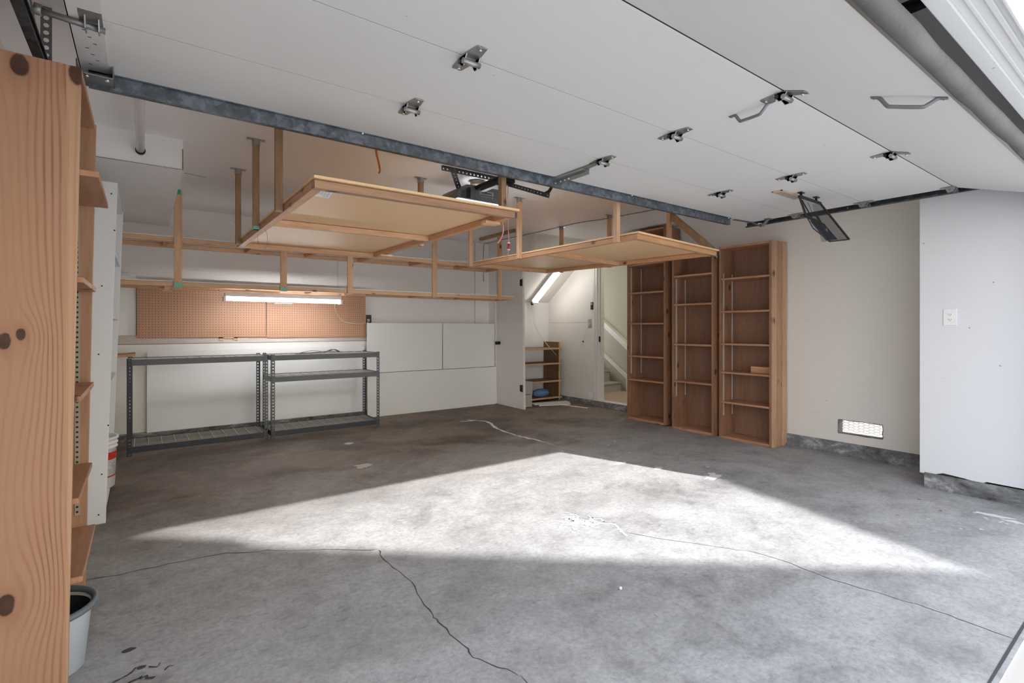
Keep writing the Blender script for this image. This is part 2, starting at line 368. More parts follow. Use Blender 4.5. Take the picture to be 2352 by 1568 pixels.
def perf(bm, p, q, w, n, hole=0.5, up=(0, 0, 1), thick=0.002):
    """strip from p to q, width w along up-ish, n cells each with a round hole"""
    p, q = Vector(p), Vector(q); d = (q-p); L = d.length; d.normalize(); u = Vector(up); u = (u-d*u.dot(d)).normalized(); nn = d.cross(u)*thick
    cl = L/n; rad = hole*min(cl, w)/2
    for i in range(n):
        c = p+d*(cl*(i+0.5)); sq = []; ci = []
        for k in range(8):
            a = math.pi/4*k; cx, cy = math.cos(a), math.sin(a); m = max(abs(cx), abs(cy))
            sq.append(c+d*(cl/2*cx/m)+u*(w/2*cy/m)); ci.append(c+d*rad*cx+u*rad*cy)
        A = [bm.verts.new(x) for x in sq]; B = [bm.verts.new(x) for x in ci]; A2 = [bm.verts.new(x+nn) for x in sq]; B2 = [bm.verts.new(x+nn) for x in ci]
        for k in range(8):
            j = (k+1) % 8
            bm.faces.new((A[k], A[j], B[j], B[k])); bm.faces.new((A2[j], A2[k], B2[k], B2[j])); bm.faces.new((B[k], B[j], B2[j], B2[k])); bm.faces.new((A[j], A[k], A2[k], A2[j]))

def root_of(p):
    while p.parent: p = p.parent
    return p
def obj(name, bm, m, parent=None, bevel=0.0, label=None):
    bmesh.ops.recalc_face_normals(bm, faces=bm.faces[:]) if bm.faces else None
    me = bpy.data.meshes.new(name); 
    off = Vector((0, 0, 0))
    if parent: off = root_of(parent).location.copy()
    if parent and off.length: bmesh.ops.translate(bm, verts=bm.verts[:], vec=-off)
    bm.to_mesh(me); bm.free()
    for x in (m if isinstance(m, (list, tuple)) else [m]): me.materials.append(M[x] if isinstance(x, str) else x)
    o = bpy.data.objects.new(name, me); COL.objects.link(o)
    if parent: o.parent = parent
    if bevel:
        b = o.modifiers.new('bevel', 'BEVEL'); b.width = bevel; b.segments = 2; b.limit_method = 'ANGLE'; b.angle_limit = R(40)
    if label: o['label'] = label
    return o
def tag(o, label, cat, group=None):
    o['label'] = label; o['category'] = cat
    if group: o['group'] = group
    return o
def thing(name, label, cat, loc=(0, 0, 0), group=None):
    o = bpy.data.objects.new(name, None); COL.objects.link(o); o.location = loc; o.empty_display_size = 0.1
    return tag(o, label, cat, group)
def struct(name, bm, m, parent=None, bevel=0.0):
    o = obj(name, bm, m, parent, bevel)
    if not parent: o['kind'] = 'structure'
    return o
def B(): return bmesh.new()
def bx(name, a, b, m, parent=None, bevel=0.0, label=None):
    bm = B(); box(bm, a, b); return obj(name, bm, m, parent, bevel, label)

def zf(y): return 0.0235*max(0.0, y-2.5)
CE = 2.46; XR = 5.37; XL = -0.50; YB = 6.34

# ------------------------------------------------------------ floor
bm = B()
ys = [0.41] + [1.0, 1.75, 2.5] + [2.5+0.5*i for i in range(1, 9)] + [6.7]
xs = [-0.7, 0.5, 2.0, 3.5, 5.45]
grid = [[bm.verts.new((x, y, zf(y))) for x in xs] for y in ys]
for i in range(len(ys)-1):
    for j in range(len(xs)-1): bm.faces.new((grid[i][j], grid[i][j+1], grid[i+1][j+1], grid[i+1][j]))
RN = [0]
def ribbon(pts, w, mi, dz=0.0015, jit=0.0):
    RN[0] += 1; dz += RN[0]*0.00002 - 0.0006
    pts = [Vector((p[0]+random.uniform(-jit, jit), p[1]+random.uniform(-jit, jit), 0)) for p in spline([(a, b, 0) for a, b in pts], 5)]
    L = []
    for i, p in enumerate(pts):
        d = (pts[min(i+1, len(pts)-1)]-pts[max(i-1, 0)]).normalized(); s = Vector((-d.y, d.x, 0))
        ww = w*(0.5+random.random())*(0.35 if i in (0, len(pts)-1) else 1)
        L.append((bm.verts.new((*(p+s*ww/2).xy, zf(p.y)+dz)), bm.verts.new((*(p-s*ww/2).xy, zf(p.y)+dz))))
    for a, c in zip(L, L[1:]): bm.faces.new((a[0], a[1], c[1], c[0])).material_index = mi
def blotch(cx, cy, rx, ry, mi, n=18, jit=0.35, rot=0, dz=0.0012):
    RN[0] += 1; dz += RN[0]*0.00001 - 0.0006
    vs = []
    for k in range(n):
        a = 2*math.pi*k/n; r = 1+random.uniform(-jit, jit)
        x, y = rx*r*math.cos(a), ry*r*math.sin(a)
        vs.append(bm.verts.new((cx+x*math.cos(rot)-y*math.sin(rot), cy+x*math.sin(rot)+y*math.cos(rot), zf(cy)+dz)))
    bm.faces.new(vs).material_index = mi
ribbon([(1.034, 2.643), (1.02, 2.515), (1.025, 2.233), (0.99, 1.959), (0.982, 1.828), (0.982, 1.638), (0.994, 1.537), (1.061, 1.403)], 0.0045, 1, jit=0.008)
ribbon([(-0.214, 3.117), (0.002, 3.089), (0.28, 3.082), (0.434, 3.018), (0.706, 2.868), (1.034, 2.643)], 0.005, 1, jit=0.01)
ribbon([(2.3, 2.0), (2.547, 1.595), (2.674, 1.37), (2.673, 1.055), (2.725, 0.777), (2.737, 0.603), (2.734, 0.43)], 0.0035, 1, jit=0.006)
ribbon([(1.061, 1.403), (1.05, 1.30)], 0.003, 1)
# white spill trails
ribbon([(3.23, 5.36), (3.38, 5.16), (3.295, 4.83), (3.25, 4.5), (3.28, 4.26), (3.33, 4.0)], 0.035, 2, jit=0.012)
ribbon([(3.12, 5.33), (3.28, 5.28)], 0.03, 2, jit=0.01)
ribbon([(3.33, 4.0), (3.336, 3.673), (3.42, 3.2), (3.402, 3.06)], 0.018, 3, jit=0.01)
blotch(3.40, 3.04, 0.06, 0.03, 2)
blotch(3.55, 2.75, 0.05, 0.03, 2); blotch(3.72, 2.35, 0.09, 0.05, 2, jit=0.5); blotch(3.8, 2.4, 0.04, 0.03, 2)
for _ in range(14): blotch(3.5+random.uniform(-0.35, 0.5), 2.9+random.uniform(-0.7, 0.9), random.uniform(0.006, 0.02), random.uniform(0.006, 0.014), 2, n=8)
for pts in ([(2.08, 2.38), (2.16, 2.30), (2.25, 2.27), (2.30, 2.18)], [(2.12, 2.24), (2.18, 2.33), (2.24, 2.2), (2.3, 2.3), (2.34, 2.2)], [(2.1, 2.3), (2.2, 2.24), (2.33, 2.16), (2.30, 2.05), (2.26, 1.98)], [(2.17, 2.38), (2.22, 2.30), (2.19, 2.22), (2.28, 2.2)]):
    ribbon(pts, 0.016, 2, jit=0.014)
for _ in range(12):
    a = random.uniform(0, 6.28); x_, y_ = 2.19+random.uniform(-.07, .07), 2.29+random.uniform(-.07, .07)
    ribbon([(x_, y_), (x_+.05*math.cos(a), y_+.05*math.sin(a)), (x_+.10*math.cos(a+.5), y_+.10*math.sin(a+.5))], 0.009, 2, jit=.008)
for x_, y_ in ((2.15, 2.30), (2.20, 2.33), (2.22, 2.25)): blotch(x_, y_, .025, .018, 2, jit=.5)
blotch(4.42, 0.80, 0.03, 0.10, 2, rot=0.15, jit=0.25); blotch(4.38, 0.70, 0.025, 0.05, 2, jit=0.4)
for _ in range(9): blotch(4.2+random.uniform(-0.25, 0.2), 0.85+random.uniform(-0.2, 0.25), random.uniform(0.005, 0.014), random.uniform(0.005, 0.012), 2, n=8)
blotch(1.5, 4.2, 0.06, 0.10, 3); blotch(1.65, 5.0, 0.04, 0.05, 3)
# black drips near the mop bucket
blotch(-0.044, 2.378, 0.022, 0.014, 1, jit=0.12); blotch(-0.005, 2.23, 0.014, 0.012, 1, jit=0.2)
ribbon([(-0.085, 2.19), (-0.05, 2.15), (-0.01, 2.17), (0.03, 2.14)], 0.009, 1, jit=0.008)
ribbon([(-0.085, 2.19), (-0.04, 2.21), (-0.02, 2.24)], 0.006, 1); ribbon([(0.015, 2.22), (0.04, 2.20), (0.05, 2.22)], 0.005, 1)
ribbon([(0.06, 2.16), (0.075, 2.18), (0.09, 2.17)], 0.004, 1)
# slab joint at the threshold
ribbon([(-0.6, 0.432), (2.0, 0.430), (4.6, 0.432)], 0.008, 1)
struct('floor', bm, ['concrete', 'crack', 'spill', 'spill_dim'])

# driveway apron outside and ground beside the house
bm = B(); box(bm, (-9, -30, -0.12), (16, 0.41, -0.006)); struct('floor_outside', bm, 'drive')
bm = B(); box(bm, (5.60, 0.5, -0.12), (9, 9, 0.02)); struct('floor_side_yard', bm, 'drive')

# ------------------------------------------------------------ shell
bm = B(); box(bm, (-0.7, 0.20, CE), (5.6, 7.0, CE+0.15)); struct('ceiling', bm, 'ceiling')
bm = B(); box(bm, (-0.68, 0.45, -0.05), (XL, YB+0.1, CE+0.02)); struct('wall_left', bm, 'wall')
bm = B(); box(bm, (-0.68, YB, -0.05), (XR+0.2, YB+0.15, CE+0.02)); struct('wall_back', bm, 'wall_back')
# right wall with vent opening and interior doorway; door opening Y 4.25..5.15, z .137..2.17
bm = B()
T = 0.12; DY0, DY1, DZ = 4.25, 5.225, 2.19; VY0, VY1, VZ0, VZ1 = 1.70, 2.06, 0.205, 0.335
for (y0, y1, z0, z1) in ((0.45, VY0, -0.05, CE+.02), (VY0, VY1, -0.05, VZ0), (VY0, VY1, VZ1, CE+.02), (VY1, DY0, -0.05, CE+.02), (DY0, DY1, -0.05, 0.137), (DY0, DY1, DZ, CE+.02), (DY1, YB+.1, -0.05, CE+.02)):
    box(bm, (XR, y0, z0), (XR+T, y1, z1))
struct('wall_right', bm, 'wall')
# rough plaster lip round the vent opening
bm = B(); loop = []
for (ya, za), (yb2, zb2) in (((VY0, VZ0), (VY1, VZ0)), ((VY1, VZ0), (VY1, VZ1)), ((VY1, VZ1), (VY0, VZ1)), ((VY0, VZ1), (VY0, VZ0))):
    for k in range(9): loop.append((XR-0.001, ya+(yb2-ya)*k/9+random.uniform(-.002, .002), za+(zb2-za)*k/9+random.uniform(-.0025, .0025)))
tube(bm, loop, [random.uniform(0.002, 0.0045) for _ in loop], 6, closed=True)
box(bm, (XR+.002, VY1-.006, VZ0), (XR+.085, VY1+.0, VZ1)); box(bm, (XR+.002, VY0, VZ0+.0), (XR+.05, VY1-.006, VZ0+.006))
struct('trim_vent_edge', bm, 'curb')
# chicken wire over the vent
bm = B(); hx = 0.024
for row in range(-1, 7):
    for c in range(0, 11):
        cy = VY0-0.01+c*0.042; cz = VZ0+row*0.026+(0.013 if c % 2 else 0)
        for a0, a1 in ((0, 1), (1, 2), (2, 3)):
            pp = []
            for a in (a0, a1):
                an = math.pi/3*a
                pp.append((XR+0.09, cy+0.025*math.cos(an)*1.05, cz+0.0151*math.sin(an)))
            if all(VY0-.0 < q[1] < VY1+.0 and VZ0 < q[2] < VZ1 for q in pp): tube(bm, pp, 0.0013, 5)
tag(obj('chicken_wire', bm, 'char'), 'chicken wire stretched across the small vent hole low in the right wall', 'wire mesh')
# neighbouring garden wall seen through the vent
bm = B(); box(bm, (7.6, -0.5, 0.02), (7.7, 6.5, 2.0)); struct('wall_side_yard', bm, 'exterior')

# pilaster at the door opening (right) and matching left return, header
bm = B()
cor = [(4.80, 0.45), (XR+.05, 0.45), (XR+.05, 1.28), (4.80, 1.28)]
low = []
prism(bm, [(4.80, 0.45, 0.02), (4.80, 0.45, CE+.01), (4.80, 1.28, CE+.01), (4.80, 1.28, 0.105), (4.80, 1.22, 0.10), (4.80, 1.14, 0.128), (4.80, 1.02, 0.118), (4.80, 0.93, 0.105), (4.80, 0.90, 0.122), (4.80, 0.45, 0.118)], (XR+.05-4.80, 0, 0))
struct('wall_pilaster', bm, 'pilaster')
bm = B(); box(bm, (-0.68, 0.31, -0.05), (-0.36, 0.45, CE+.3)); box(bm, (4.52, 0.31, -0.05), (XR+.2, 0.45, CE+.3)); struct('wall_front', bm, 'pilaster')
bm = B(); box(bm, (-0.68, 0.31, 2.10), (XR+.2, 0.45, CE+.35)); struct('wall_header', bm, 'pilaster')
# stop moulding and stepped casing under the header
bm = B()
for y0, y1, z in ((0.335, 0.350, 2.092), (0.372, 0.384, 2.094), (0.405, 0.45, 2.090), (0.31, 0.32, 2.085)):
    box(bm, (-0.36, y0, z), (4.55, y1, 2.10))
struct('trim_header', bm, 'pilaster', bevel=0.003)
# curbs
bm = B(); box(bm, (XR-0.012, 1.26, -0.03), (XR+0.0, 2.62, 0.122)); box(bm, (4.785, 0.46, -0.03), (4.80, 1.25, 0.112)); 
for i in range(14):
    y0 = 3.0+i*0.24; box(bm, (XR-0.012, y0, zf(y0)-0.03), (XR, y0+0.24, 0.137))
box(bm, (XL, YB-0.15, 0.0), (4.2, YB, 0.16))
struct('baseboard_concrete', bm, 'curb')
bm = B(); box(bm, (4.55, 0.30, -0.03), (4.785, 0.44, 0.02)); bm.free()

# closet under the stairs: sloped soffit and partition head
sl = -0.76
def zs(y): return 2.077+sl*(y-5.73)
bm = B(); prism(bm, [(4.26, 5.226, zs(5.226)), (4.26, YB+0.02, zs(YB+0.02)), (4.26, YB+0.02, CE+.02), (4.26, 5.20, CE+.02)], (XR-4.26+0.02, 0, 0)); struct('ceiling_stair_soffit', bm, 'wall')
bm = B(); prism(bm, [(4.20, 5.226, CE), (4.20, 5.226, CE-0.02), (4.20, 5.46, 2.08), (4.20, 6.16, 2.08), (4.20, 6.16, 0.09), (4.20, YB, 0.09), (4.20, YB, CE)], (0.06, 0, 0)); struct('wall_closet', bm, 'wall_back')
# hall beyond the doorway
bm = B(); box(bm, (XR+T, 3.6, 0.02), (6.75, 7.2, 0.137)); struct('floor_hall', bm, 'hallfloor')
bm = B(); box(bm, (XR, DY0, 0.125), (XR+T+.01, DY1, 0.139)); struct('trim_threshold', bm, 'trim')
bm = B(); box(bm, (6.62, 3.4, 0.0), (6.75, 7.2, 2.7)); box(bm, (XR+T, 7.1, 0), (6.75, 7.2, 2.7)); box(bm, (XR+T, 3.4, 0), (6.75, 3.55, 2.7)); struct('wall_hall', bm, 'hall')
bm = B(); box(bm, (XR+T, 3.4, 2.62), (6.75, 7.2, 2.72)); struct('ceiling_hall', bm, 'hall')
bm = B()
for i in range(6):
    y0 = 5.83+i*0.26; z1 = 0.285+i*0.18
    box(bm, (XR+T+.01, y0, 0.137), (6.55, 7.1, z1))
    tube(bm, [(XR+T+.01, y0+0.004, z1-0.018), (6.55, y0+0.004, z1-0.018)], 0.02, 10)
struct('floor_stair_steps', bm, 'carpet')
bm = B()
beam(bm, (6.585, 6.6, 0.97), (6.585, 5.70, 0.36), 0.05, 0.05); box(bm, (6.55, 5.66, 0.137), (6.62, 5.72, 0.41))
beam(bm, (6.575, 6.7, 1.64), (6.575, 5.2, 0.565), 0.09, 0.04); beam(bm, (6.59, 6.7, 1.58), (6.59, 5.2, 0.505), 0.05, 0.07)
struct('trim_stair_rail', bm, 'hall2')
# door casing of the interior doorway
bm = B()
box(bm, (XR-0.014, 5.222, 0.138), (XR-.0005, 5.29, DZ+.07)); box(bm, (XR-0.022, 5.268, 0.138), (XR-.014, 5.29, DZ+.07)); box(bm, (XR-0.018, 5.230, 0.138), (XR-.014, 5.243, DZ+.07)); box(bm, (XR-0.004, 5.215, 0.138), (XR+T+.004, 5.2245, DZ)); box(bm, (XR+0.045, 5.205, 0.138), (XR+.085, 5.215, DZ))
box(bm, (XR-0.014, DY0-.07, DZ-.003), (XR-.0005, 5.222, DZ+.07)); box(bm, (XR-0.014, DY0-.07, 0.138), (XR-.0005, DY0+.003, DZ-.003))
struct('trim_doorway', bm, 'trim', bevel=0.003)
bm = B(); box(bm, (XR+0.01, 5.211, 1.00), (XR+0.04, 5.2148, 1.08)); tag(obj('strike_plate', bm, 'bronze'), 'dark strike plate on the jamb of the doorway to the stairs', 'strike plate')
# unseen fill light added to brighten the hall and stairs
la = bpy.data.lights.new('hall_fill_light', 'AREA'); la.energy = 4.5; la.size = 0.5; la.color = (1, 0.93, 0.80)
lo = bpy.data.objects.new('hall_fill_light', la); COL.objects.link(lo); lo.location = (6.1, 4.7, 2.60)
# seam lines on the walls
bm = B(); box(bm, (XR-0.0012, 5.39, 1.285), (XR+.001, 6.30, 1.288)); box(bm, (3.95, YB-0.002, 0.2), (3.955, YB+.002, CE)); box(bm, (1.95, YB-0.002, 1.7), (1.952, YB+.002, CE))
beam(bm, (4.28, 5.19, CE-.0005), (5.37, 5.20, CE-.0005), 0.004, 0.002); beam(bm, (0.27, 4.86, CE-.0005), (0.42, 4.90, CE-.0005), 0.006, 0.002)
struct('trim_drywall_seams', bm, 'curb')

# soffit box in the left corner of the ceiling
bm = B(); box(bm, (XL-.01, 4.02, 2.262), (0.215, YB+.01, CE+.01)); struct('ceiling_soffit_box', bm, 'ceiling')
bm = B(); box(bm, (0.2105, 4.017, 2.262), (0.2165, 4.021, 2.40)); box(bm, (-0.4, 4.0165, 2.2615), (0.21, 4.0205, 2.2640)); struct('trim_soffit_gap', bm, 'curb')
bm = B(); tube(bm, [(-0.018, 0.6, 2.36), (-0.014, 4.0, 2.345)], 0.0235, 16)
pp_ = thing('ceiling_pipe', 'white pipe running along the ceiling into the soffit box at upper left', 'pipe', (-0.016, 2.3, 2.35)); obj('pipe', bm, 'enamel', pp_)
bm = B(); tube(bm, [(-0.014, 3.99, 2.342), (-0.014, 4.019, 2.342)], 0.027, 16); obj('collar', bm, 'black_plastic', pp_, label='black gap collar where the pipe enters')

# ------------------------------------------------------------ unseen houses across the drive, roof outline shaped to shade the opening
def gable(name, xa, za, slope_l, slope_r, xl, xr, y0, y1):
    bm = B(); zl = za-slope_l*(xa-xl); zr = za-slope_r*(xr-xa)
    prism(bm, [(xl, y0, -0.01), (xr, y0, -0.01), (xr, y0, zr), (xa, y0, za), (xl, y0, zl)], (0, y1-y0, 0))
    o = obj(name, bm, 'exterior'); o['kind'] = 'structure'; return o
bm = B(); prism(bm, [(-3.0, -8, -0.01), (6.816, -8, -0.01), (6.816, -8, 5.40), (4.93, -8, 6.93), (4.93, -8, 7.02), (2.75, -8, 8.83), (-3.0, -8, 4.9)], (0, -5, 0)); struct('wall_opposite_house', bm, 'exterior')
bm = B(); prism(bm, [(6.816, -8, -0.01), (14.4, -8, -0.01), (14.4, -8, 4.5), (10.0, -8, 8.60), (6.816, -8, 5.44)], (0, -5, 0)); struct('wall_opposite_garage', bm, 'exterior')

# ------------------------------------------------------------ garage door
gd = thing('garage_door', 'white overhead sectional garage door rolled up open along its tracks', 'garage door', (2.21, 1.6, 2.2))
DX0, DX1 = -0.19, 4.63; seamY = [0.525, 1.036, 1.59, 2.094, 2.555]
def dz(y): return 2.2 if y >= 1.036 else 2.2-(1.036-y)*(0.162/0.511)
for a, b_ in zip(seamY, seamY[1:]):
    bm = B(); ga = 0.0028 if a < 1.3 else 0.0012; gb = 0.0028 if b_ < 1.3 else 0.0012
    a2, b2 = a+(ga if a > .6 else 0), b_-gb
    hexa(bm, [(DX0, a2, dz(a2)), (DX1, a2, dz(a2)), (DX1, b2, dz(b2)), (DX0, b2, dz(b2)), (DX0, a2, dz(a2)+.04), (DX1, a2, dz(a2)+.04), (DX1, b2, dz(b2)+.04), (DX0, b2, dz(b2)+.04)])
    obj('door_section', bm, 'door_white', gd, 0.002)
for y in seamY[1:4]:  # dark strips put the gap shade into colour, greyer at the far seams
    bm = B(); box(bm, (DX0, y-.006, 2.2006), (DX1, y+.006, 2.236)); obj('seam_filler', bm, 'black_ink' if y < 1.3 else 'grey_ink', gd, label='dark strip standing in for the shaded gap of a panel seam')
# strut on the top edge
bm = B(); xa, xb = DX0+0.02, 4.30
box(bm, (xa, 2.530, 2.142), (xb, 2.534, 2.20)); box(bm, (xa, 2.515, 2.196), (xb, 2.575, 2.1995)); box(bm, (xa, 2.534, 2.142), (xb, 2.56, 2.146)); box(bm, (xa, 2.556, 2.142), (xb, 2.56, 2.155))
obj('strut', bm, 'galv', gd, label='blue-grey galvanised strut')
for x in (0.9, 2.95, 4.25):
    bm = B(); tube(bm, [(x, 2.518, 2.190), (x, 2.518, 2.204)], 0.006, 8); obj('bolt', bm, 'chrome', gd)
# end stiles
for x0, x1 in ((DX0-0.004, DX0+0.085),):
    for a, b_ in zip(seamY[1:], seamY[2:]):
        bm = B(); box(bm, (x0, a+0.004, 2.196), (x1, b_-0.004, 2.20)); box(bm, (x0, a+.004, 2.196), (x0+.003, b_-.004, 2.243))
        for k in range(7):
            hx_, hy_ = x0+0.03+0.012*(k % 3), a+0.09+k*0.045; box(bm, (hx_, hy_, 2.1955), (hx_+.010, hy_+.005, 2.1962), 1)
        obj('end_stile', bm, ['endcap', 'crack'], gd)
# bottom seal + retainer
bm = B(); n = 26; pts = [(DX0+(DX1-DX0)*i/(n-1), 0.490+random.uniform(-.002, .002), 2.038+random.uniform(-.003, .003)) for i in range(n)]
tube(bm, pts, [0.030+random.uniform(-.002, .002) for _ in pts], 16); obj('bottom_seal', bm, 'rubber', gd, label='weathered grey rubber bottom seal')
bm = B(); hexa(bm, [(DX0, 0.512, 2.028), (DX1, 0.512, 2.028), (DX1, 0.533, 2.034), (DX0, 0.533, 2.034), (DX0, 0.512, 2.085), (DX1, 0.512, 2.085), (DX1, 0.533, 2.09), (DX0, 0.533, 2.09)]); obj('seal_retainer', bm, 'zinc', gd)
# hinges
def hinge(x, y, tilt=0.0):
    bm = B(); Lh = 0.092; z = 2.2
    for s in (-1, 1):
        zt = z-0.002; z2 = dz(y+s*Lh)-0.002
        prism(bm, [(x-0.034, y+s*0.010, zt), (x+0.034, y+s*0.010, zt), (x+0.020, y+s*Lh, z2), (x-0.020, y+s*Lh, z2)], (0, 0, -0.003))
        for sx in (-0.030, 0.026):
            prism(bm, [(x+sx, y-0.028*s, zt), (x+sx, y+0.034*s, zt), (x+sx, y+0.006*s, zt-0.036), (x+sx, y-0.010*s, zt-0.036)], (0.004, 0, 0))
    o = obj('hinge', bm, 'zinc', gd, 0.0008)
    b2 = B(); tube(b2, [(x-0.036, y-0.014, z-0.026), (x+0.036, y-0.014, z-0.026)], 0.0105, 12); obj('hinge_pin', b2, 'zinc', o)
    b3 = B()
    for s in (-1, 1): tube(b3, [(x, y+s*(Lh-.016), z-.004 if s > 0 else dz(y-Lh)-.004), (x, y+s*(Lh-.016), (z if s > 0 else dz(y-Lh))-0.012)], 0.006, 6)
    obj('screw_pair', b3, 'chrome', o)
    b4 = B(); tube(b4, [(x-0.034, y+0.014, z-0.018), (x-0.031, y+0.014, z-0.018)], 0.009, 12); obj('hinge_hole', b4, 'black_plastic', o)
for y in (2.092, 1.590, 1.048):
    for x in (0.967, 2.19, 3.42): hinge(x, y)
# edge roller hinges
def roller(x, y, s):
    bm = B(); z = 2.198
    box(bm, (x-.03, y-.075, z-.003), (x+.03, y+.055, z)); prism(bm, [(x+s*.012, y-.045, z), (x+s*.012, y+.03, z), (x+s*.012, y+.02, z-.034), (x+s*.012, y-.02, z-.034)], (s*.004, 0, 0))
    prism(bm, [(x-s*.022, y-.035, z), (x-s*.022, y+.03, z), (x-s*.022, y+.015, z-.034), (x-s*.022, y-.015, z-.034)], (s*.004, 0, 0))
    o = obj('roller_hinge', bm, 'zinc', gd, 0.0008)
    b2 = B(); tube(b2, [(x-s*.035, y, z-.020), (x+s*.12, y, z-.008)], 0.0055 if s > 0 else 0.010, 10); obj('roller_stem', b2, 'darkzinc', o)
    b3 = B(); tube(b3, [(x+s*.118, y, z-.008), (x+s*.136, y, z-.006)], 0.017, 16); obj('roller_wheel', b3, 'darkzinc', o)
for y in (2.10, 1.59, 1.05): roller(4.595, y, 1)
for y in (2.12, 1.62): roller(-0.135, y, -1)
# lifting handles
def handle(p, q, drop, m='darkzinc'):
    p, q = Vector(p), Vector(q); d = (q-p); L = d.length; d.normalize(); dn = Vector((0, 0, -drop))
    bm = B(); pts = [p-d*.02, p, p+d*L*.14+dn*.9, p+d*L*.24+dn, p+d*L*.70+dn, p+d*L*.82+dn*.75, q, q+d*.02]
    tube(bm, spline(pts, 4), 0.0072, 10); beam(bm, p-d*.028, p+d*.006, 0.018, 0.003); beam(bm, q-d*.006, q+d*.028, 0.018, 0.003)
    o = obj('lift_handle', bm, m, gd)
handle((2.315, 0.745, dz(.745)-.004), (2.352, 0.572, dz(.572)-.004), 0.033)
handle((2.225, 1.285, 2.197), (2.222, 1.13, 2.197), 0.036)
# operator bracket from centre hinge to strut
bm = B()
beam(bm, (2.19, 2.14, 2.190), (2.20, 2.27, 2.186), 0.030, 0.006); beam(bm, (2.20, 2.25, 2.186), (2.20, 2.56, 2.190), 0.036, 0.014); box(bm, (2.205, 2.22, 2.150), (2.210, 2.56, 2.19)); 
ob_ = obj('operator_bracket', bm, 'zinc', gd, 0.001)
for y in (2.40, 2.44, 2.48, 2.53):
    bm = B(); tube(bm, [(2.200, y, 2.165), (2.216, y, 2.165)], 0.006, 8); obj('bolt', bm, 'chrome', ob_)
# wooden framed insert (pet-flap sized frame) on second section
bm = B(); fx0, fx1, fy0, fy1, zz = 3.70, 4.03, 1.785, 1.855, 2.199
for a, b_ in (((fx0, fy0, zz-.008), (fx1, fy0+.008, zz)), ((fx0, fy1-.008, zz-.008), (fx1, fy1, zz)), ((fx0, fy0, zz-.010), (fx0+.014, fy1, zz)), ((fx1-.014, fy0, zz-.010), (fx1, fy1, zz))): box(bm, a, b_)
fr = obj('wood_frame', bm, M['pineX'], gd, label='small light wood frame round a dark insert'); bx('frame_insert', (fx0+.010, fy0+.008, zz-.007), (fx1-.010, fy1-.008, zz-.001), 'grey_ink', fr)
# top corner bracket at right
bm = B(); beam(bm, (4.36, 2.53, 2.196), (4.66, 2.50, 2.196), 0.03, 0.004); beam(bm, (4.60, 2.50, 2.195), (4.66, 2.43, 2.150), 0.03, 0.004); beam(bm, (4.60, 2.34, 2.196), (4.65, 2.42, 2.150), 0.03, 0.004); box(bm, (4.56, 2.31, 2.193), (4.63, 2.36, 2.20))
tb = obj('top_bracket', bm, 'darkzinc', gd, 0.001); bm = B(); tube(bm, [(4.62, 2.44, 2.175), (4.72, 2.44, 2.19)], 0.006, 8); obj('roller_stem', bm, 'chrome', tb)
bm = B(); box(bm, (-0.20, 2.44, 2.150), (-0.09, 2.565, 2.156)); box(bm, (-0.20, 2.44, 2.150), (-0.196, 2.565, 2.20)); box(bm, (-0.094, 2.44, 2.15), (-0.09, 2.565, 2.2)); tb2 = obj('top_bracket', bm, 'darkzinc', gd, 0.003)
bm = B(); tube(bm, [(-0.17, 2.46, 2.146), (-0.17, 2.46, 2.152)], 0.007, 8); tube(bm, [(-0.11, 2.46, 2.146), (-0.11, 2.46, 2.152)], 0.007, 8); obj('bolt', bm, 'chrome', tb2)

# tracks
def track(name, x, s, label, y1):
    t = thing(name, label, 'door track', (x, 1.8, 2.2))
    path = [(y1, 2.206), (1.6, 2.206), (0.80, 2.206)]
    for k in range(1, 9):
        a = R(90)*k/8; path.append((0.80-0.26*math.sin(a), 2.206-0.26*(1-math.cos(a))))
    path.append((0.54, 0.4)); bm = B()
    for a, b_ in zip(path, path[1:]):
        d = Vector((0, b_[0]-a[0], b_[1]-a[1])).normalized(); nrm = Vector((0, -d.z, d.y))
        A = Vector((x, *a)); Bb = Vector((x, *b_)); hz = nrm*0.024; th = nrm*0.002; w = Vector((-s*0.026, 0, 0))
        for q0, q1 in ((A-hz, A+hz),):
            o_ = Bb-A; hexa(bm, [A-hz, A-hz+Vector((s*.002, 0, 0)), Bb-hz+Vector((s*.002, 0, 0)), Bb-hz, A+hz, A+hz+Vector((s*.002, 0, 0)), Bb+hz+Vector((s*.002, 0, 0)), Bb+hz])
        for sg in (-1, 1):
            hexa(bm, [A+hz*sg, A+hz*sg+w, Bb+hz*sg+w, Bb+hz*sg, A+hz*sg+th, A+hz*sg+th+w, Bb+hz*sg+th+w, Bb+hz*sg+th])
            hexa(bm, [A+hz*sg+w, A+hz*sg*.65+w, Bb+hz*sg*.65+w, Bb+hz*sg+w, A+hz*sg+w*1.08, A+hz*sg*.65+w*1.08, Bb+hz*sg*.65+w*1.08, Bb+hz*sg+w*1.08])
    obj('rail', bm, 'track', t)
    for y in (2.45, 2.55, 2.2, 1.75):
        bm = B(); tube(bm, [(x-s*.004, y, 2.206), (x+s*.002, y, 2.206)], 0.0045, 8); obj('bolt', bm, 'chrome', t)
    return t
tr1 = track('door_track', 4.745, 1, 'dark galvanised door track along the right wall under the open door', 2.62)
tr2 = track('door_track', -0.318, -1, 'dark galvanised door track above the tall wooden shelf at left', 2.75)
bm = B(); beam(bm, (4.76, 2.30, 2.23), (4.76, 2.30, 2.46), 0.03, 0.003); obj('hanger', bm, 'darkzinc', tr1); bm = B(); beam(bm, (4.76, 1.35, 2.23), (4.78, 1.35, 2.46), 0.03, 0.003); obj('hanger', bm, 'darkzinc', tr1)
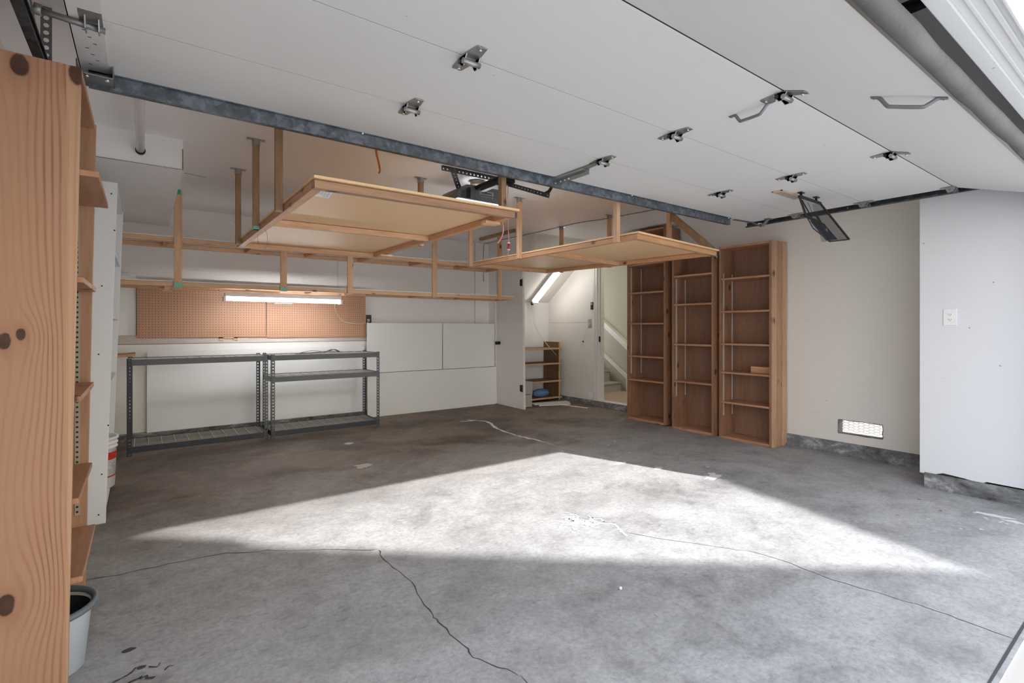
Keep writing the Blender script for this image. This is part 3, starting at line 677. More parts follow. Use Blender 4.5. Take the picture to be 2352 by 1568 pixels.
bm = B(); perf(bm, (-0.315, 2.68, 2.21), (-0.315, 2.20, 2.455), 0.03, 14, 0.55, (0, 1, 0)); perf(bm, (-0.305, 2.66, 2.20), (-0.305, 2.66, 2.46), 0.034, 9, 0.62, (1, 0, 0)); obj('perforated_hanger', bm, 'darkzinc', tr2)

# ------------------------------------------------------------ opener
op = thing('garage_door_opener', 'dark grey ceiling-hung garage door opener with rail and straps', 'garage door opener', (2.22, 3.6, 2.3))
bm = B(); x0, x1, y0, y1, z0, z1 = 2.02, 2.50, 3.50, 3.82, 2.245, 2.37
prof = [(x0, z0), (x1, z0), (x1, z1-.01), (x1-.06, z1), (x0+.16, z1), (x0+.09, z1-.006), (x0+.04, z1-.03), (x0+.01, z1-.062), (x0, z1-.08)]
prism(bm, [(a, y0, b_) for a, b_ in prof], (0, y1-y0, 0)); hs = obj('housing', bm, 'plastic_grey', op, 0.004)
bm = B(); prism(bm, [(x0+.040, y0-.002, z0+.012), (x0+.120, y0-.002, z0+.012), (x0+.120, y0-.002, z1-.028), (x0+.10, y0-.002, z1-.028), (x0+.040, y0-.002, z1-.070)], (0, .003, 0)); lv = obj('vent_recess', bm, 'black_plastic', hs)
bm = B()
for k in range(7): box(bm, (x0+.028, y0-.004, z0+.016+k*.009), (x0+.08, y0-.002, z0+.020+k*.009))
obj('louvre', bm, 'plastic_grey', lv)
bm = B(); box(bm, (x0+.16, y0-.0012, z0), (x0+.1615, y0, z1)); obj('seam', bm, 'black_plastic', hs)
bm = B(); box(bm, (x0+.03, y0+.01, z0-.022), (x1-.01, y1-.01, z0)); obj('light_lens', bm, 'glow_opener', op, 0.004, 'bright white lens')
bx('name_plate', (x0+.205, y0-.0025, z1-.066), (x0+.345, y0, z1-.033), 'zinc', hs)
def text(s, size, loc, rot, m, parent, name, bold=0.0):
    cu = bpy.data.curves.new(name, 'FONT'); cu.body = s; cu.size = size; cu.extrude = 0.0004; cu.offset = bold; cu.align_x = 'CENTER'; cu.align_y = 'CENTER'
    t = bpy.data.objects.new(name, cu); COL.objects.link(t); bpy.context.view_layer.update()
    me = bpy.data.meshes.new_from_object(t.evaluated_get(bpy.context.evaluated_depsgraph_get())); bpy.data.objects.remove(t)
    me.materials.clear(); me.materials.append(M[m]); mw = Matrix.Translation(Vector(loc)-(root_of(parent).location if parent else Vector())) @ rot.to_4x4(); me.transform(mw)
    o = bpy.data.objects.new(name, me); COL.objects.link(o); o.parent = parent; return o
rotF = Matrix.Rotation(R(90), 3, 'X')
text('LiftMaster', 0.026, (x0+.275, y0-.0032, z1-.0495), rotF, 'black_ink', hs, 'lettering', 0.0006)
bm = B()
for k in range(9): box(bm, (x0+.225+k*.0105, y0-.001, z1-.085), (x0+.2315+k*.0105, y0, z1-.081))
tube(bm, [(x0+.335, y0-.001, z1-.083), (x0+.335, y0, z1-.083)], 0.006, 12); obj('small_print', bm, 'grey_ink', hs)
bm = B(); beam(bm, (2.20, 3.62, 2.345), (2.20, 0.47, 2.345), 0.030, 0.030); beam(bm, (2.178, 3.6, 2.352), (2.178, 0.48, 2.355), 0.006, 0.012); beam(bm, (2.222, 3.6, 2.352), (2.222, .48, 2.355), 0.006, 0.012); obj('rail', bm, 'black', op)
bm = B(); box(bm, (2.165, 3.02, 2.285), (2.235, 3.16, 2.325)); box(bm, (2.18, 3.15, 2.30), (2.22, 3.42, 2.327)); tube(bm, [(2.16, 3.05, 2.282), (2.24, 3.05, 2.282)], 0.012, 10); tr = obj('trolley', bm, 'black', op, 0.003)
for y in (3.04, 3.12):
    bm = B(); tube(bm, [(2.158, y, 2.30), (2.165, y, 2.30)], 0.006, 8); obj('bolt', bm, 'chrome', tr)
bm = B(); perf(bm, (2.2, 3.05, 2.275), (2.2, 2.585, 2.092), 0.030, 13, 0.36, thick=0.004); obj('straight_arm', bm, 'char', op)
bm = B(); pts = spline([(2.206, 2.66, 2.118), (2.206, 2.60, 2.125), (2.206, 2.565, 2.16), (2.206, 2.535, 2.215)], 6)
for a, b_ in zip(pts, pts[1:]): beam(bm, a, b_, 0.004, 0.026, up=(0, 0.5, 1))
obj('curved_arm', bm, 'black', op)
bm = B(); perf(bm, (1.86, 3.47, 2.440), (2.42, 3.47, 2.440), 0.032, 16, 0.5); box(bm, (1.86, 3.45, 2.455), (2.42, 3.475, 2.459)); obj('ceiling_angle', bm, 'char_lit', op)
for xx, xb_ in ((1.955, 2.10), (2.33, 2.36)):
    bm = B(); perf(bm, (xx, 3.468, 2.452), (xb_, 3.60, 2.33), 0.042, 7, 0.36, up=(1, 0, 0)); obj('strap', bm, 'char_lit', op)
# holder behind the opener; its lit bulb is added to brighten the interior
cl_ = thing('bulb_holder', 'pale round holder on the ceiling behind the opener, with an added bulb', 'light bulb', (2.30, 3.66, 2.42))
bm = B(); lathe(bm, (2.30, 3.66, 2.42), [(0.02, -0.02), (0.03, -0.005), (0.055, 0.012), (0.058, 0.036), (0.001, 0.0365)], 28); obj('holder', bm, 'beige_plastic', cl_)
bm = B(); lathe(bm, (2.30, 3.66, 2.34), [(0.001, 0), (0.018, 0.004), (0.028, 0.02), (0.028, 0.035), (0.016, 0.055), (0.013, 0.068)], 24); obj('bulb', bm, 'glow_rack', cl_)
lb = bpy.data.lights.new('ceiling_fill_light', 'POINT'); lb.energy = 120; lb.shadow_soft_size = 0.05; lb.color = (0.97, 0.98, 1.0)
lbo = bpy.data.objects.new('ceiling_fill_light', lb); COL.objects.link(lbo); lbo.location = (2.30, 3.66, 2.30)
# release cord
cd = thing('release_cord', 'faded red pull cord with red grip hanging from the opener rail', 'cord', (2.2, 3.05, 2.25))
bm = B(); tube(bm, spline([(2.2, 3.06, 2.28), (2.195, 3.06, 2.1), (2.2, 3.055, 1.88), (2.197, 3.05, 1.80), (2.185, 3.05, 1.74), (2.178, 3.04, 1.71)], 5), 0.0032, 8); obj('cord', bm, 'pink', cd)
bm = B(); tube(bm, [(2.2, 3.055, 1.795), (2.2, 3.055, 1.835)], 0.010, 10); obj('grip', bm, 'red', cd); bm = B(); tube(bm, [(2.2, 3.055, 1.835), (2.2, 3.055, 1.845)], 0.0115, 10); obj('grip_end', bm, 'white_plastic', cd); bm = B(); tube(bm, [(2.2, 3.055, 1.786), (2.2, 3.055, 1.795)], 0.0115, 10); obj('grip_end', bm, 'white_plastic', cd)
bm = B(); tube(bm, spline([(1.84, 2.62, 1.878), (1.845, 2.62, 1.82), (1.825, 2.62, 1.77), (1.80, 2.62, 1.74)], 5), 0.004, 8)
tag(obj('ribbon', bm, 'pink'), 'short faded pink ribbon dangling from the right end of the first platform', 'ribbon')

# orange strap from the ceiling
bm = B(); pts = [(1.235, 3.2, 2.46), (1.235, 3.2, 2.36), (1.25, 3.2, 2.30), (1.262, 3.205, 2.245), (1.25, 3.2, 2.225)]
ws = [0.016, 0.015, 0.012, 0.014, 0.008]; sp_pts = spline(pts, 4)
for i, (a, b_) in enumerate(zip(sp_pts, sp_pts[1:])): beam(bm, a, b_, 0.003, 0.002, up=(0.2, 1, 0)); beam(bm, a, b_, 0.016*(1-0.4*i/len(sp_pts)), 0.002, up=(0, 1, 0))
tag(obj('orange_strap', bm, 'orange'), 'orange strip of webbing hanging from the ceiling behind the door strut', 'strap')

# ------------------------------------------------------------ hanging platforms
def lerp(a, b, t): return Vector(a).lerp(Vector(b), t)
def platform(c, label, posts, base, plate_posts, dark=None, rail='fir2'):
    """c: NL, FL, FR, NR bottom corners of the timber frame"""
    NL, FLc, FR, NR = [Vector(p) for p in c]; h = 0.038; w = 0.042
    t = thing('ceiling_platform', label, 'hanging shelf', base)
    def mem(name, a, b_, off, m):
        a, b_ = Vector(a), Vector(b_); d = (b_-a).normalized(); s = Vector(off)*w/2
        bm = B(); beam(bm, a+s+Vector((0, 0, h/2)), b_+s+Vector((0, 0, h/2)), w, h); return obj(name, bm, m, t, 0.0015)
    mem('frame_rail', NL, NR, (0, 1, 0), rail); mem('frame_rail', FLc, FR, (0, -1, 0), 'pineX')
    mem('frame_rail', NL+Vector((0, w, 0)), FLc-Vector((0, w, 0)), (1, 0, 0), 'pineY'); mem('frame_rail', NR+Vector((0, w, 0)), FR-Vector((0, w, 0)), (-1, 0, 0), 'pineY')
    mem('cross_rail', lerp(NL, FLc, .47)+Vector((w, 0, 0)), lerp(NR, FR, .47)-Vector((w, 0, 0)), (0, 1, 0), 'pineX')
    e = 0.02; bm = B(); cc = [NL+Vector((-e*.3, -e, h+.003)), NR+Vector((e, -e, h+.003)), FR+Vector((e, e, h+.003)), FLc+Vector((-e*.3, e, h+.003))]
    hexa(bm, cc+[p+Vector((0, 0, .012)) for p in cc]); obj('deck_board', bm, 'mdf', t, label='tan hardboard sheet')
    for i, (x, y, zb) in enumerate(posts):
        bm = B(); box(bm, (x-.019, y-.019, zb), (x+.019, y+.019, CE)); obj('post', bm, dark if dark else 'pine', t, 0.0015)
        if i in plate_posts:
            bm = B(); box(bm, (x-.055, y-.02, CE-.003), (x+.055, y+.02, CE)); box(bm, (x-.023, y-.015, CE-.045), (x-.020, y+.015, CE)); box(bm, (x+.020, y-.015, CE-.045), (x+.023, y+.015, CE)); box(bm, (x-.015, y-.022, CE-.04), (x+.015, y-.02, CE))
            obj('post_bracket', bm, 'zinc', t)
    return t
p1 = platform([(0.63, 2.39, 1.848), (0.626, 4.69, 1.869), (1.85, 4.81, 1.897), (1.85, 2.50, 1.885)],
    'tan hardboard platform hung in a timber frame, nearest the camera, with a paper sticker', [(0.606, 3.02, 1.853), (0.606, 3.715, 1.86), (0.606, 4.494, 1.867), (1.872, 2.67, 1.885), (1.872, 3.856, 1.89), (1.87, 4.72, 1.897)], (0.63, 2.58, 1.86), (1, 2, 4, 5), 'oldpost', 'fir1')
bm = B(); hexa(bm, [(1.85, 2.496, 1.886), (1.862, 2.496, 1.886), (1.862, 2.54, 1.886), (1.85, 2.54, 1.886), (1.85, 2.496, 1.921), (1.862, 2.496, 1.921), (1.862, 2.54, 1.921), (1.85, 2.54, 1.921)]); obj('corner_clip', bm, 'char_lit', p1)
for x, y, z in ((0.606, 3.715, 1.86),): bx('painted_end', (x-.0195, y-.0195, z), (x+.0195, y+.0195, z+.022), 'teal_l', p1, label='teal painted post end')
for x0_, y0_ in ((1.80, 2.66), (1.82, 4.45)): bx('cleat', (x0_-.06, y0_, 1.868), (x0_+.05, y0_+.06, 1.885), 'pineX', p1)
# sticker on the underside
SQ = [Vector(p) for p in ((0.676, 2.563, 1.8878), (0.763, 2.545, 1.8878), (0.787, 2.71, 1.8878), (0.693, 2.70, 1.8878))]
def lo1(u, v, dz_=0): return SQ[0].lerp(SQ[1], u).lerp(SQ[3].lerp(SQ[2], u), v)+Vector((0, 0, dz_))
bm = B(); q = [lo1(0, 0), lo1(1, 0), lo1(1, 1), lo1(0, 1)]
hexa(bm, q+[p+Vector((0, 0, .0008)) for p in q]); st = obj('sticker', bm, 'white_plastic', p1, label='white paper sticker with small print')
bm = B()
for k in range(8):
    for j in range(5):
        if k > 5 and j < 3: continue
        u0 = .06+j*.18; u1 = u0+.15-(0.05 if (k+j) % 3 == 0 else 0); v0 = .08+k*.11
        qq = [lo1(u0, v0), lo1(u1, v0), lo1(u1, v0+.02), lo1(u0, v0+.02)]
        hexa(bm, [p-Vector((0, 0, .0006)) for p in qq]+[p-Vector((0, 0, .0001)) for p in qq])
obj('small_print', bm, 'grey_ink', st)
p2 = platform([(2.95, 2.47, 1.867), (2.95, 4.78, 1.886), (4.17, 4.96, 1.901), (4.17, 2.59, 1.857)],
    'tan hardboard platform hung in a timber frame in front of the brown bookcases', [(2.928, 2.65, 1.863), (2.928, 3.89, 1.875), (2.928, 4.79, 1.885), (4.192, 3.11, 1.87), (4.192, 3.90, 1.88), (4.192, 4.70, 1.89)], (2.95, 2.47, 1.87), (1, 4, 5))
bm = B(); beam(bm, (4.20, 3.09, 2.31), (4.20, 2.62, 1.89), 0.038, 0.06, up=(0, 1, 0)); obj('brace', bm, 'oldpost', p2, 0.0015)
bm = B(); box(bm, (4.17, 2.585, 1.855), (4.176, 2.63, 1.895)); prism(bm, [(4.10, 2.585, 1.855), (4.176, 2.585, 1.855), (4.176, 2.66, 1.855)], (0, 0, -.004)); prism(bm, [(4.13, 2.583, 1.857), (4.18, 2.583, 1.857), (4.18, 2.583, 1.832)], (0, .003, 0)); obj('corner_clip', bm, 'zinc', p2)
# wire loop under platform one
bm = B(); cx, cy, cz = 0.64, 3.68, 1.80
tube(bm, [(cx+0.030*math.cos(a), cy+.01*math.sin(a), cz+0.075*math.sin(a)) for a in [2*math.pi*k/24 for k in range(24)]], 0.0010, 6, closed=True)
tag(obj('wire_loop', bm, 'darkzinc'), 'thin wire loop hanging from the left rail of the nearest platform', 'wire')

# ------------------------------------------------------------ two-level lumber rack along the back wall
rk = thing('lumber_rack', 'two-tier pine storage rack hung from the ceiling along the back wall', 'storage rack', (1.9, 5.7, 1.6))
RX0, RX1, YF, YK = -0.42, 4.05, 5.49, 5.90; ZL, ZU = 1.583, 1.985
for z, x1_ in ((ZL, RX1), (ZU, 3.9)):
    bm = B(); box(bm, (RX0, YF, z), (x1_, YF+.038, z+.04)); obj('front_rail', bm, 'pineX', rk, 0.0015)
    bm = B(); box(bm, (RX0, YK, z), (x1_-.0, YK+.038, z+.04)); obj('back_rail', bm, 'pineX', rk, 0.0015)
    for x in (0.15, 0.86, 1.45, 2.05, 2.7, 3.35, x1_-.038):
        bm = B(); box(bm, (x, YF+.038, z+.002), (x+.038, YK, z+.038)); obj('crosspiece', bm, 'pineY', rk, 0.0015)
    bm = B(); box(bm, (RX0, YF+.005, z+.042), (x1_, YK+.034, z+.050)); obj('shelf_board', bm, 'board_white', rk)
for x, top, teal in ((0.255, CE, 1), (1.145, ZU, 1), (1.821, ZU, 0), (2.845, CE, 0), (3.80, CE-.04, 0)):
    bm = B(); w2 = 0.03
    box(bm, (x-w2, YF-.020, ZL-.008), (x+w2, YF, top-(0.02 if teal and top == CE else 0))); ps = obj('post', bm, 'pine', rk, 0.0015)
    if teal:
        bx('painted_end', (x-w2-.0005, YF-.0205, ZL-.0085), (x+w2+.0005, YF+.0005, ZL+.030), 'teal_l', ps, label='teal painted end')
        if top == CE: bx('painted_end', (x-.018, YF-.0205, CE-.045), (x+.022, YF+.0005, CE-.0), 'teal', ps, label='dark teal painted end')
bm = B(); box(bm, (3.78, 5.15, CE-.04), (3.82, 5.95, CE)); obj('ceiling_cleat', bm, 'oldpost', rk, 0.0015)
bm = B(); box(bm, (0.155, YF+.02, 1.545), (0.195, YF+.08, ZL)); box(bm, (0.14, YF+.02, 1.535), (0.21, YF+.08, 1.548)); obj('hook_block', bm, 'pineX', rk)
bm = B(); box(bm, (1.78, 5.56, 1.566), (2.02, 5.72, ZL)); obj('mounting_block', bm, 'pineX', rk); bm = B(); box(bm, (0.60, 5.66, 1.568), (1.15, 5.72, ZL)); obj('mounting_block', bm, 'pineX', rk)

# fluorescent fixtures
def fluoro(name, a, b_, nrm, label, glow, w=0.11):
    a, b_, nrm = Vector(a), Vector(b_), Vector(nrm).normalized(); d = (b_-a).normalized(); s = d.cross(nrm)
    t = thing(name, label, 'light fixture', (a+b_)/2)
    bm = B(); hexa(bm, [a-s*w/2+nrm*.0, a+s*w/2, b_+s*w/2, b_-s*w/2, a-s*w*.32+nrm*.042, a+s*w*.32+nrm*.042, b_+s*w*.32+nrm*.042, b_-s*w*.32+nrm*.042]); obj('housing', bm, 'enamel', t, 0.002)
    for e in (a, b_):
        bm = B(); q0 = e-nrm*.024; beam(bm, q0-d*.012, q0+d*.012, w*.9, 0.048, up=nrm); obj('end_cap', bm, 'enamel', t, 0.003)
    for sg in (-1, 1):
        bm = B(); o_ = s*sg*w*.24-nrm*.024; tube(bm, [a+d*.012+o_, b_-d*.012+o_], 0.0155, 14); obj('tube', bm, glow, t)
    return t
f1 = fluoro('fluorescent_light', (0.655, 5.76, 1.520), (1.80, 5.76, 1.520), (0, 0, 1), 'white two-tube fluorescent light under the lumber rack above the pegboard', 'glow_rack')
ny = Vector((0, -sl, 1)).normalized()
pa = Vector((5.0, 6.27, zs(6.27)))-ny*.045; pb = Vector((5.0, 5.40, zs(5.40)))-ny*.045
f2 = fluoro('fluorescent_light', pa, pb, ny, 'lit fluorescent light on the sloping ceiling of the closet under the stairs', 'glow_far', 0.12)
bm = B(); tube(bm, spline([(1.76, 5.80, 1.49), (1.80, 5.95, 1.44), (1.88, 6.10, 1.36), (1.98, 6.21, 1.285), (2.12, 6.235, 1.258), (2.28, 6.25, 1.265), (2.33, 6.30, 1.30)], 6), 0.0042, 8)
ca = obj('power_cord', bm, 'cord', f1, label='ivory power cord drooping to the outlet'); bx('plug', (2.315, 6.30, 1.285), (2.345, 6.332, 1.32), 'cord', ca, .003)
bm = B(); box(bm, (1.12, 5.765, 1.465), (1.30, 5.77, 1.468)); [tube(bm, [(1.125+k*.016, 5.767, 1.466), (1.128+k*.016, 5.767, 1.452)], 0.0016, 6) for k in range(11)]
for xx in (1.12, 1.30): tube(bm, [(xx, 5.767, 1.466), (xx, 5.767, 1.50)], 0.0016, 6)
tag(obj('hook_rail', bm, 'darkzinc'), 'thin metal hook rail hanging under the rack light', 'hook rail')
bm = B(); tube(bm, spline([(4.98, 6.27, 1.66), (4.99, 6.31, 1.63), (5.0, 6.30, 1.52), (5.02, 6.26, 1.25), (5.10, 6.12, 1.0), (5.22, 6.0, 0.80), (5.30, 5.97, 0.72), (5.365, 5.98, 0.715)], 6), 0.004, 8); cdd = obj('power_cord', bm, 'cord', f2, label='white cord curving down to the right wall')
bx('connector', (4.985, 6.285, 1.565), (5.015, 6.315, 1.62), 'black_plastic', cdd, .003)
bm = B(); tube(bm, spline([(5.365, 5.385, 1.25), (5.355, 5.43, 1.20), (5.355, 5.48, 1.08), (5.36, 5.53, .98), (5.365, 5.60, 0.88)], 6), 0.0025, 8)
wc = thing('switch_cord', 'thin cord with a dark bead hanging from the beige switch plate', 'cord', (5.36, 5.45, 1.1)); obj('cord', bm, 'cord', wc)
bm = B(); bmesh.ops.create_icosphere(bm, subdivisions=2, radius=0.012, matrix=Matrix.Translation((5.355, 5.515, 1.0))); obj('bead', bm, 'black_plastic', wc)

# ------------------------------------------------------------ back wall boards
bm = B(); box(bm, (-0.05, 6.25, 1.105), (1.120, 6.256, 1.69)); tag(obj('pegboard', bm, 'peg'), 'brown pegboard on the back wall, the wider left-hand sheet', 'pegboard', None)
bm = B(); box(bm, (1.127, 6.25, 1.095), (2.272, 6.256, 1.69)); tag(obj('pegboard', bm, 'peg'), 'brown pegboard on the back wall, the right-hand sheet beside the outlet', 'pegboard', None)
bm = B(); box(bm, (XL, 6.29, 1.13), (-0.055, 6.30, 1.75)); tag(obj('wall_board', bm, 'board_white', bevel=.002), 'plain white board left of the pegboard on the back wall', 'board')
bm = B(); box(bm, (XL, 6.262, 1.045), (2.30, 6.33, 1.128)); tag(obj('ledger_board', bm, ledger := wood('whitewashed_ledger', (0.66, 0.60, 0.56), (0.44, 0.32, 0.26), 'X', 12, knots=0.4, blotch=0.3)), 'whitewashed timber ledger board running under the pegboard', 'board')
bm = B(); prism(bm, [(XL, 6.33, 0.14), (XL, 6.275, 0.14), (XL, 6.275, 0.90), (XL, 6.262, 1.04), (XL, 6.33, 1.045)], (2.80, 0, 0)); tag(obj('wall_panel', bm, 'board_cream'), 'long cream panel on the back wall behind the metal shelving', 'panel')
bx_ = bx('wall_panel', (0.03, 6.225, 0.15), (2.25, 6.24, 0.975), 'board_white', None, .002); tag(bx_, 'white sheet standing behind the metal shelving units', 'panel')
for (a, b_, c, d, l) in ((2.262, 3.318, 0.640, 1.268, 'white laminate panel, upper left of the three leaning right of the shelving'), (3.330, 4.185, 0.640, 1.268, 'white laminate panel, upper right of the three, beside the leaning door'), (2.262, 4.20, None, 0.634, 'long white laminate panel, the lowest of the three, standing on the floor')):
    bm = B(); z0_ = zf(6.15)+0.0 if c is None else c; y_ = 6.15 if c is None else 6.165
    box(bm, (a, y_, z0_), (b_, y_+.016, d)); tag(obj('laminate_panel', bm, 'board_white', bevel=.002), l, 'panel', 'white laminate panels on the back wall')
# small strips under the pegboard
bm = B(); box(bm, (0.66, 6.252, 1.075), (0.70, 6.262, 1.105)); box(bm, (0.80, 6.252, 1.075), (0.84, 6.262, 1.105)); box(bm, (0.66, 6.252, 1.092), (0.84, 6.262, 1.105)); tag(obj('wood_clip', bm, 'pineX'), 'small brown notched wood clip below the left pegboard', 'clip')
# outlet on back wall
def outlet(name, c, nrm, label, plate='white_plastic', w=0.07, h=0.115, sockets=2, dark='black_ink', cat='outlet'):
    c = Vector(c); nrm = Vector(nrm); s = nrm.cross(Vector((0, 0, 1))).normalized(); up = Vector((0, 0, 1))
    t = thing(name, label, cat, c); bm = B(); beam(bm, c, c+nrm*.006, w, h, up=up); obj('plate', bm, plate, t, 0.002)
    for k in range(sockets):
        cc = c+up*((0.5-k)*0.038 if sockets > 1 else 0)+nrm*.006
        bm = B()
        vs = []
        prism(bm, [cc+s*0.017*max(-.86, min(.86, math.cos(a)))+up*0.014*math.sin(a) for a in [2*math.pi*j/20 for j in range(20)]], nrm*.0015); so = obj('socket', bm, plate, t)
        bm = B(); f = cc+nrm*.0015
        for dx, dz_, hw, hh in ((-.006, .003, .0012, .0035), (.006, .003, .0012, .004), (0, -.006, .002, .002)):
            p = f+s*dx+up*dz_; prism(bm, [p-s*hw-up*hh, p+s*hw-up*hh, p+s*hw+up*hh, p-s*hw+up*hh], nrm*.0006)
        obj('slots', bm, dark, so)
    return t
outlet('wall_outlet', (4.80, 1.10, 1.286), (-1, 0, 0), 'white double outlet plate on the bright white pilaster wall at right', w=0.078, h=0.12)
outlet('wall_outlet', (2.345, YB, 1.315), (0, -1, 0), 'outlet with a dark cover and plug right of the pegboard', 'black_plastic')
outlet('wall_outlet', (XR, 5.37, 0.205), (-1, 0, 0), 'small white outlet box low beside the doorway', w=0.08, h=0.085, sockets=1)
sw = thing('light_switch', 'beige switch plate on the wall left of the doorway', 'light switch', (XR, 5.385, 1.27)); bx('plate', (XR-.006, 5.35, 1.205), (XR, 5.42, 1.335), 'beige_plastic', sw, .002); bx('toggle', (XR-.02, 5.379, 1.255), (XR-.004, 5.391, 1.28), 'white_plastic', sw)
kp = thing('door_control', 'black wall button unit for the opener beside the doorway', 'wall control', (XR, 5.32, 1.53)); bx('case', (XR-.02, 5.30, 1.475), (XR, 5.355, 1.585), 'black_plastic', kp, .004); bx('button', (XR-.023, 5.312, 1.545), (XR-.019, 5.345, 1.572), 'zinc', kp)
bm = B(); tube(bm, spline([(XR-.004, 5.325, 1.585), (XR-.004, 5.315, 1.75), (XR-.004, 5.31, 2.05), (XR-.004, 5.31, 2.44)], 5), 0.003, 6); obj('wire', bm, 'cord', kp)
# ceiling cable
bm = B(); tube(bm, spline([(4.10, YB-.01, 1.9), (4.10, YB-.015, 2.40), (4.10, 6.2, CE-.006), (4.13, 5.6, CE-.006), (4.16, 5.0, CE-.006), (4.18, 4.4, CE-.006), (4.28, 4.0, CE-.006), (4.36, 3.4, CE-.006), (4.42, 2.8, CE-.006)], 6), 0.0035, 8)
tag(obj('ceiling_cable', bm, 'curb'), 'dark cable stapled along the ceiling above the second platform', 'cable')

# ------------------------------------------------------------ white slab door standing at the closet
cdr = thing('closet_door', 'white slab closet door standing at the end of the laminate panels', 'door', (4.25, 5.86, 0.08))
bm = B(); hexa(bm, [(4.222, 6.15, 0.086), (4.258, 6.15, 0.086), (4.283, 5.54, 0.074), (4.247, 5.54, 0.074), (4.205, 6.15, 2.07), (4.241, 6.15, 2.07), (4.252, 5.535, 2.07), (4.216, 5.535, 2.07)]); slab = obj('slab', bm, 'trim', cdr, 0.002)
bm = B(); tube(bm, [(4.215, 6.08, 0.985), (4.195, 6.08, 0.985)], 0.025, 16); tube(bm, [(4.2, 6.08, 0.985), (4.17, 6.08, 0.985)], 0.009, 12)
tube(bm, [(4.178, 6.08, .985), (4.172, 6.08, .985), (4.160, 6.08, .985), (4.148, 6.08, .985), (4.142, 6.08, .985)], [0.012, .022, .026, .021, .008], 18); obj('door_knob', bm, 'bronze', cdr)
for z in (1.83, 0.37):
    bm = B(); box(bm, (4.213, 5.548, z-.045), (4.232, 5.585, z+.045)); tube(bm, [(4.215, 5.536, z-.05), (4.218, 5.536, z+.05)], 0.007, 10); obj('hinge', bm, 'bronze', cdr)

# closet shelf and items
cs = thing('low_shelf', 'low brown laminate shelf in the closet under the stairs', 'shelf', (4.85, 6.1, 0.09))
bm = B(); box(bm, (5.235, 5.93, 0.085), (5.255, 6.30, 0.985)); obj('side_panel', bm, 'walnut', cs); bm = B(); box(bm, (4.42, 5.93, 0.085), (4.44, 6.30, 0.985)); obj('side_panel', bm, 'walnut', cs)
for z in (0.885, 0.655, 0.385, 0.13):
    bm = B(); box(bm, (4.44, 5.93, z-.012), (5.235, 6.29, z+.010)); s_ = obj('shelf_board', bm, 'walnut', cs); bm = B(); box(bm, (4.42, 5.912, z-.014), (5.285, 5.93, z+.012)); obj('shelf_edge', bm, 'walnutedge', s_, .003, 'light tan edging')
bm = B(); box(bm, (5.233, 5.925, .085), (5.257, 5.931, .985)); obj('edge_strip', bm, 'walnutedge', cs)
for i, (z0_, dx, l) in enumerate(((0.08, 0, 'grey concrete block on the floor beside the closet door, bottom of its stack'), (0.262, -.01, 'grey concrete block on the floor stack, topmost, beside the low shelf'))):
    bm = B(); z1_ = z0_+.175
    bw = 0.15 if i == 0 else 0.17; xa_ = 4.34+dx
    box(bm, (xa_, 5.66, z0_), (xa_+.028, 5.89, z1_)); box(bm, (xa_+bw-.028, 5.66, z0_), (xa_+bw, 5.89, z1_))
    for yy in (5.66, 5.76, 5.862): box(bm, (xa_+.028, yy, z0_), (xa_+bw-.028, yy+.028, z1_))
    tag(obj('concrete_block', bm, 'block', bevel=.004), l, 'concrete block', None)
bm = B(); bmesh.ops.create_icosphere(bm, subdivisions=3, radius=1, matrix=Matrix.Translation((4.98, 6.06, 0.20)) @ Matrix.Diagonal((0.16, 0.08, 0.065, 1)))
for v in bm.verts: v.co += Vector((random.uniform(-1, 1), random.uniform(-1, 1), random.uniform(-1, 1)))*.006
for v in bm.verts: v.co.z = max(v.co.z, 0.141)
tag(obj('plastic_bag', bm, 'blue'), 'crumpled blue bag on the bottom shelf of the brown closet shelf', 'bag')
bm = B(); hexa(bm, [(4.80, 6.0, .395), (5.20, 6.0, .395), (5.20, 6.2, .395), (4.80, 6.2, .395), (4.82, 6.0, .42), (5.2, 6.0, .41), (5.2, 6.2, .41), (4.82, 6.2, .42)]); bm.free()
for (q, l) in (([(4.62, 5.66), (5.10, 5.52), (5.16, 5.58), (4.68, 5.73)], 'pale board offcut on the floor, nearest the camera of two at the closet'), ([(4.62, 5.76), (5.22, 5.66), (5.25, 5.78), (4.65, 5.90)], 'pale board offcut on the floor, against the low closet shelf')):
    bm = B(); zz_ = zf(5.7); hexa(bm, [(x, y, zf(y)) for x, y in q]+[(x, y, zf(y)+.010) for x, y in q]); tag(obj('board_offcut', bm, 'trim'), l, 'board')
bm = B(); q = [(4.955, 5.58), (4.975, 5.585), (5.125, 5.18), (5.105, 5.175)]; hexa(bm, [(x, y, zf(y)) for x, y in q]+[(x, y, zf(y)+.006) for x, y in q]); tag(obj('trim_strip', bm, 'enamel'), 'thin white strip of trim lying on the floor before the doorway', 'strip')

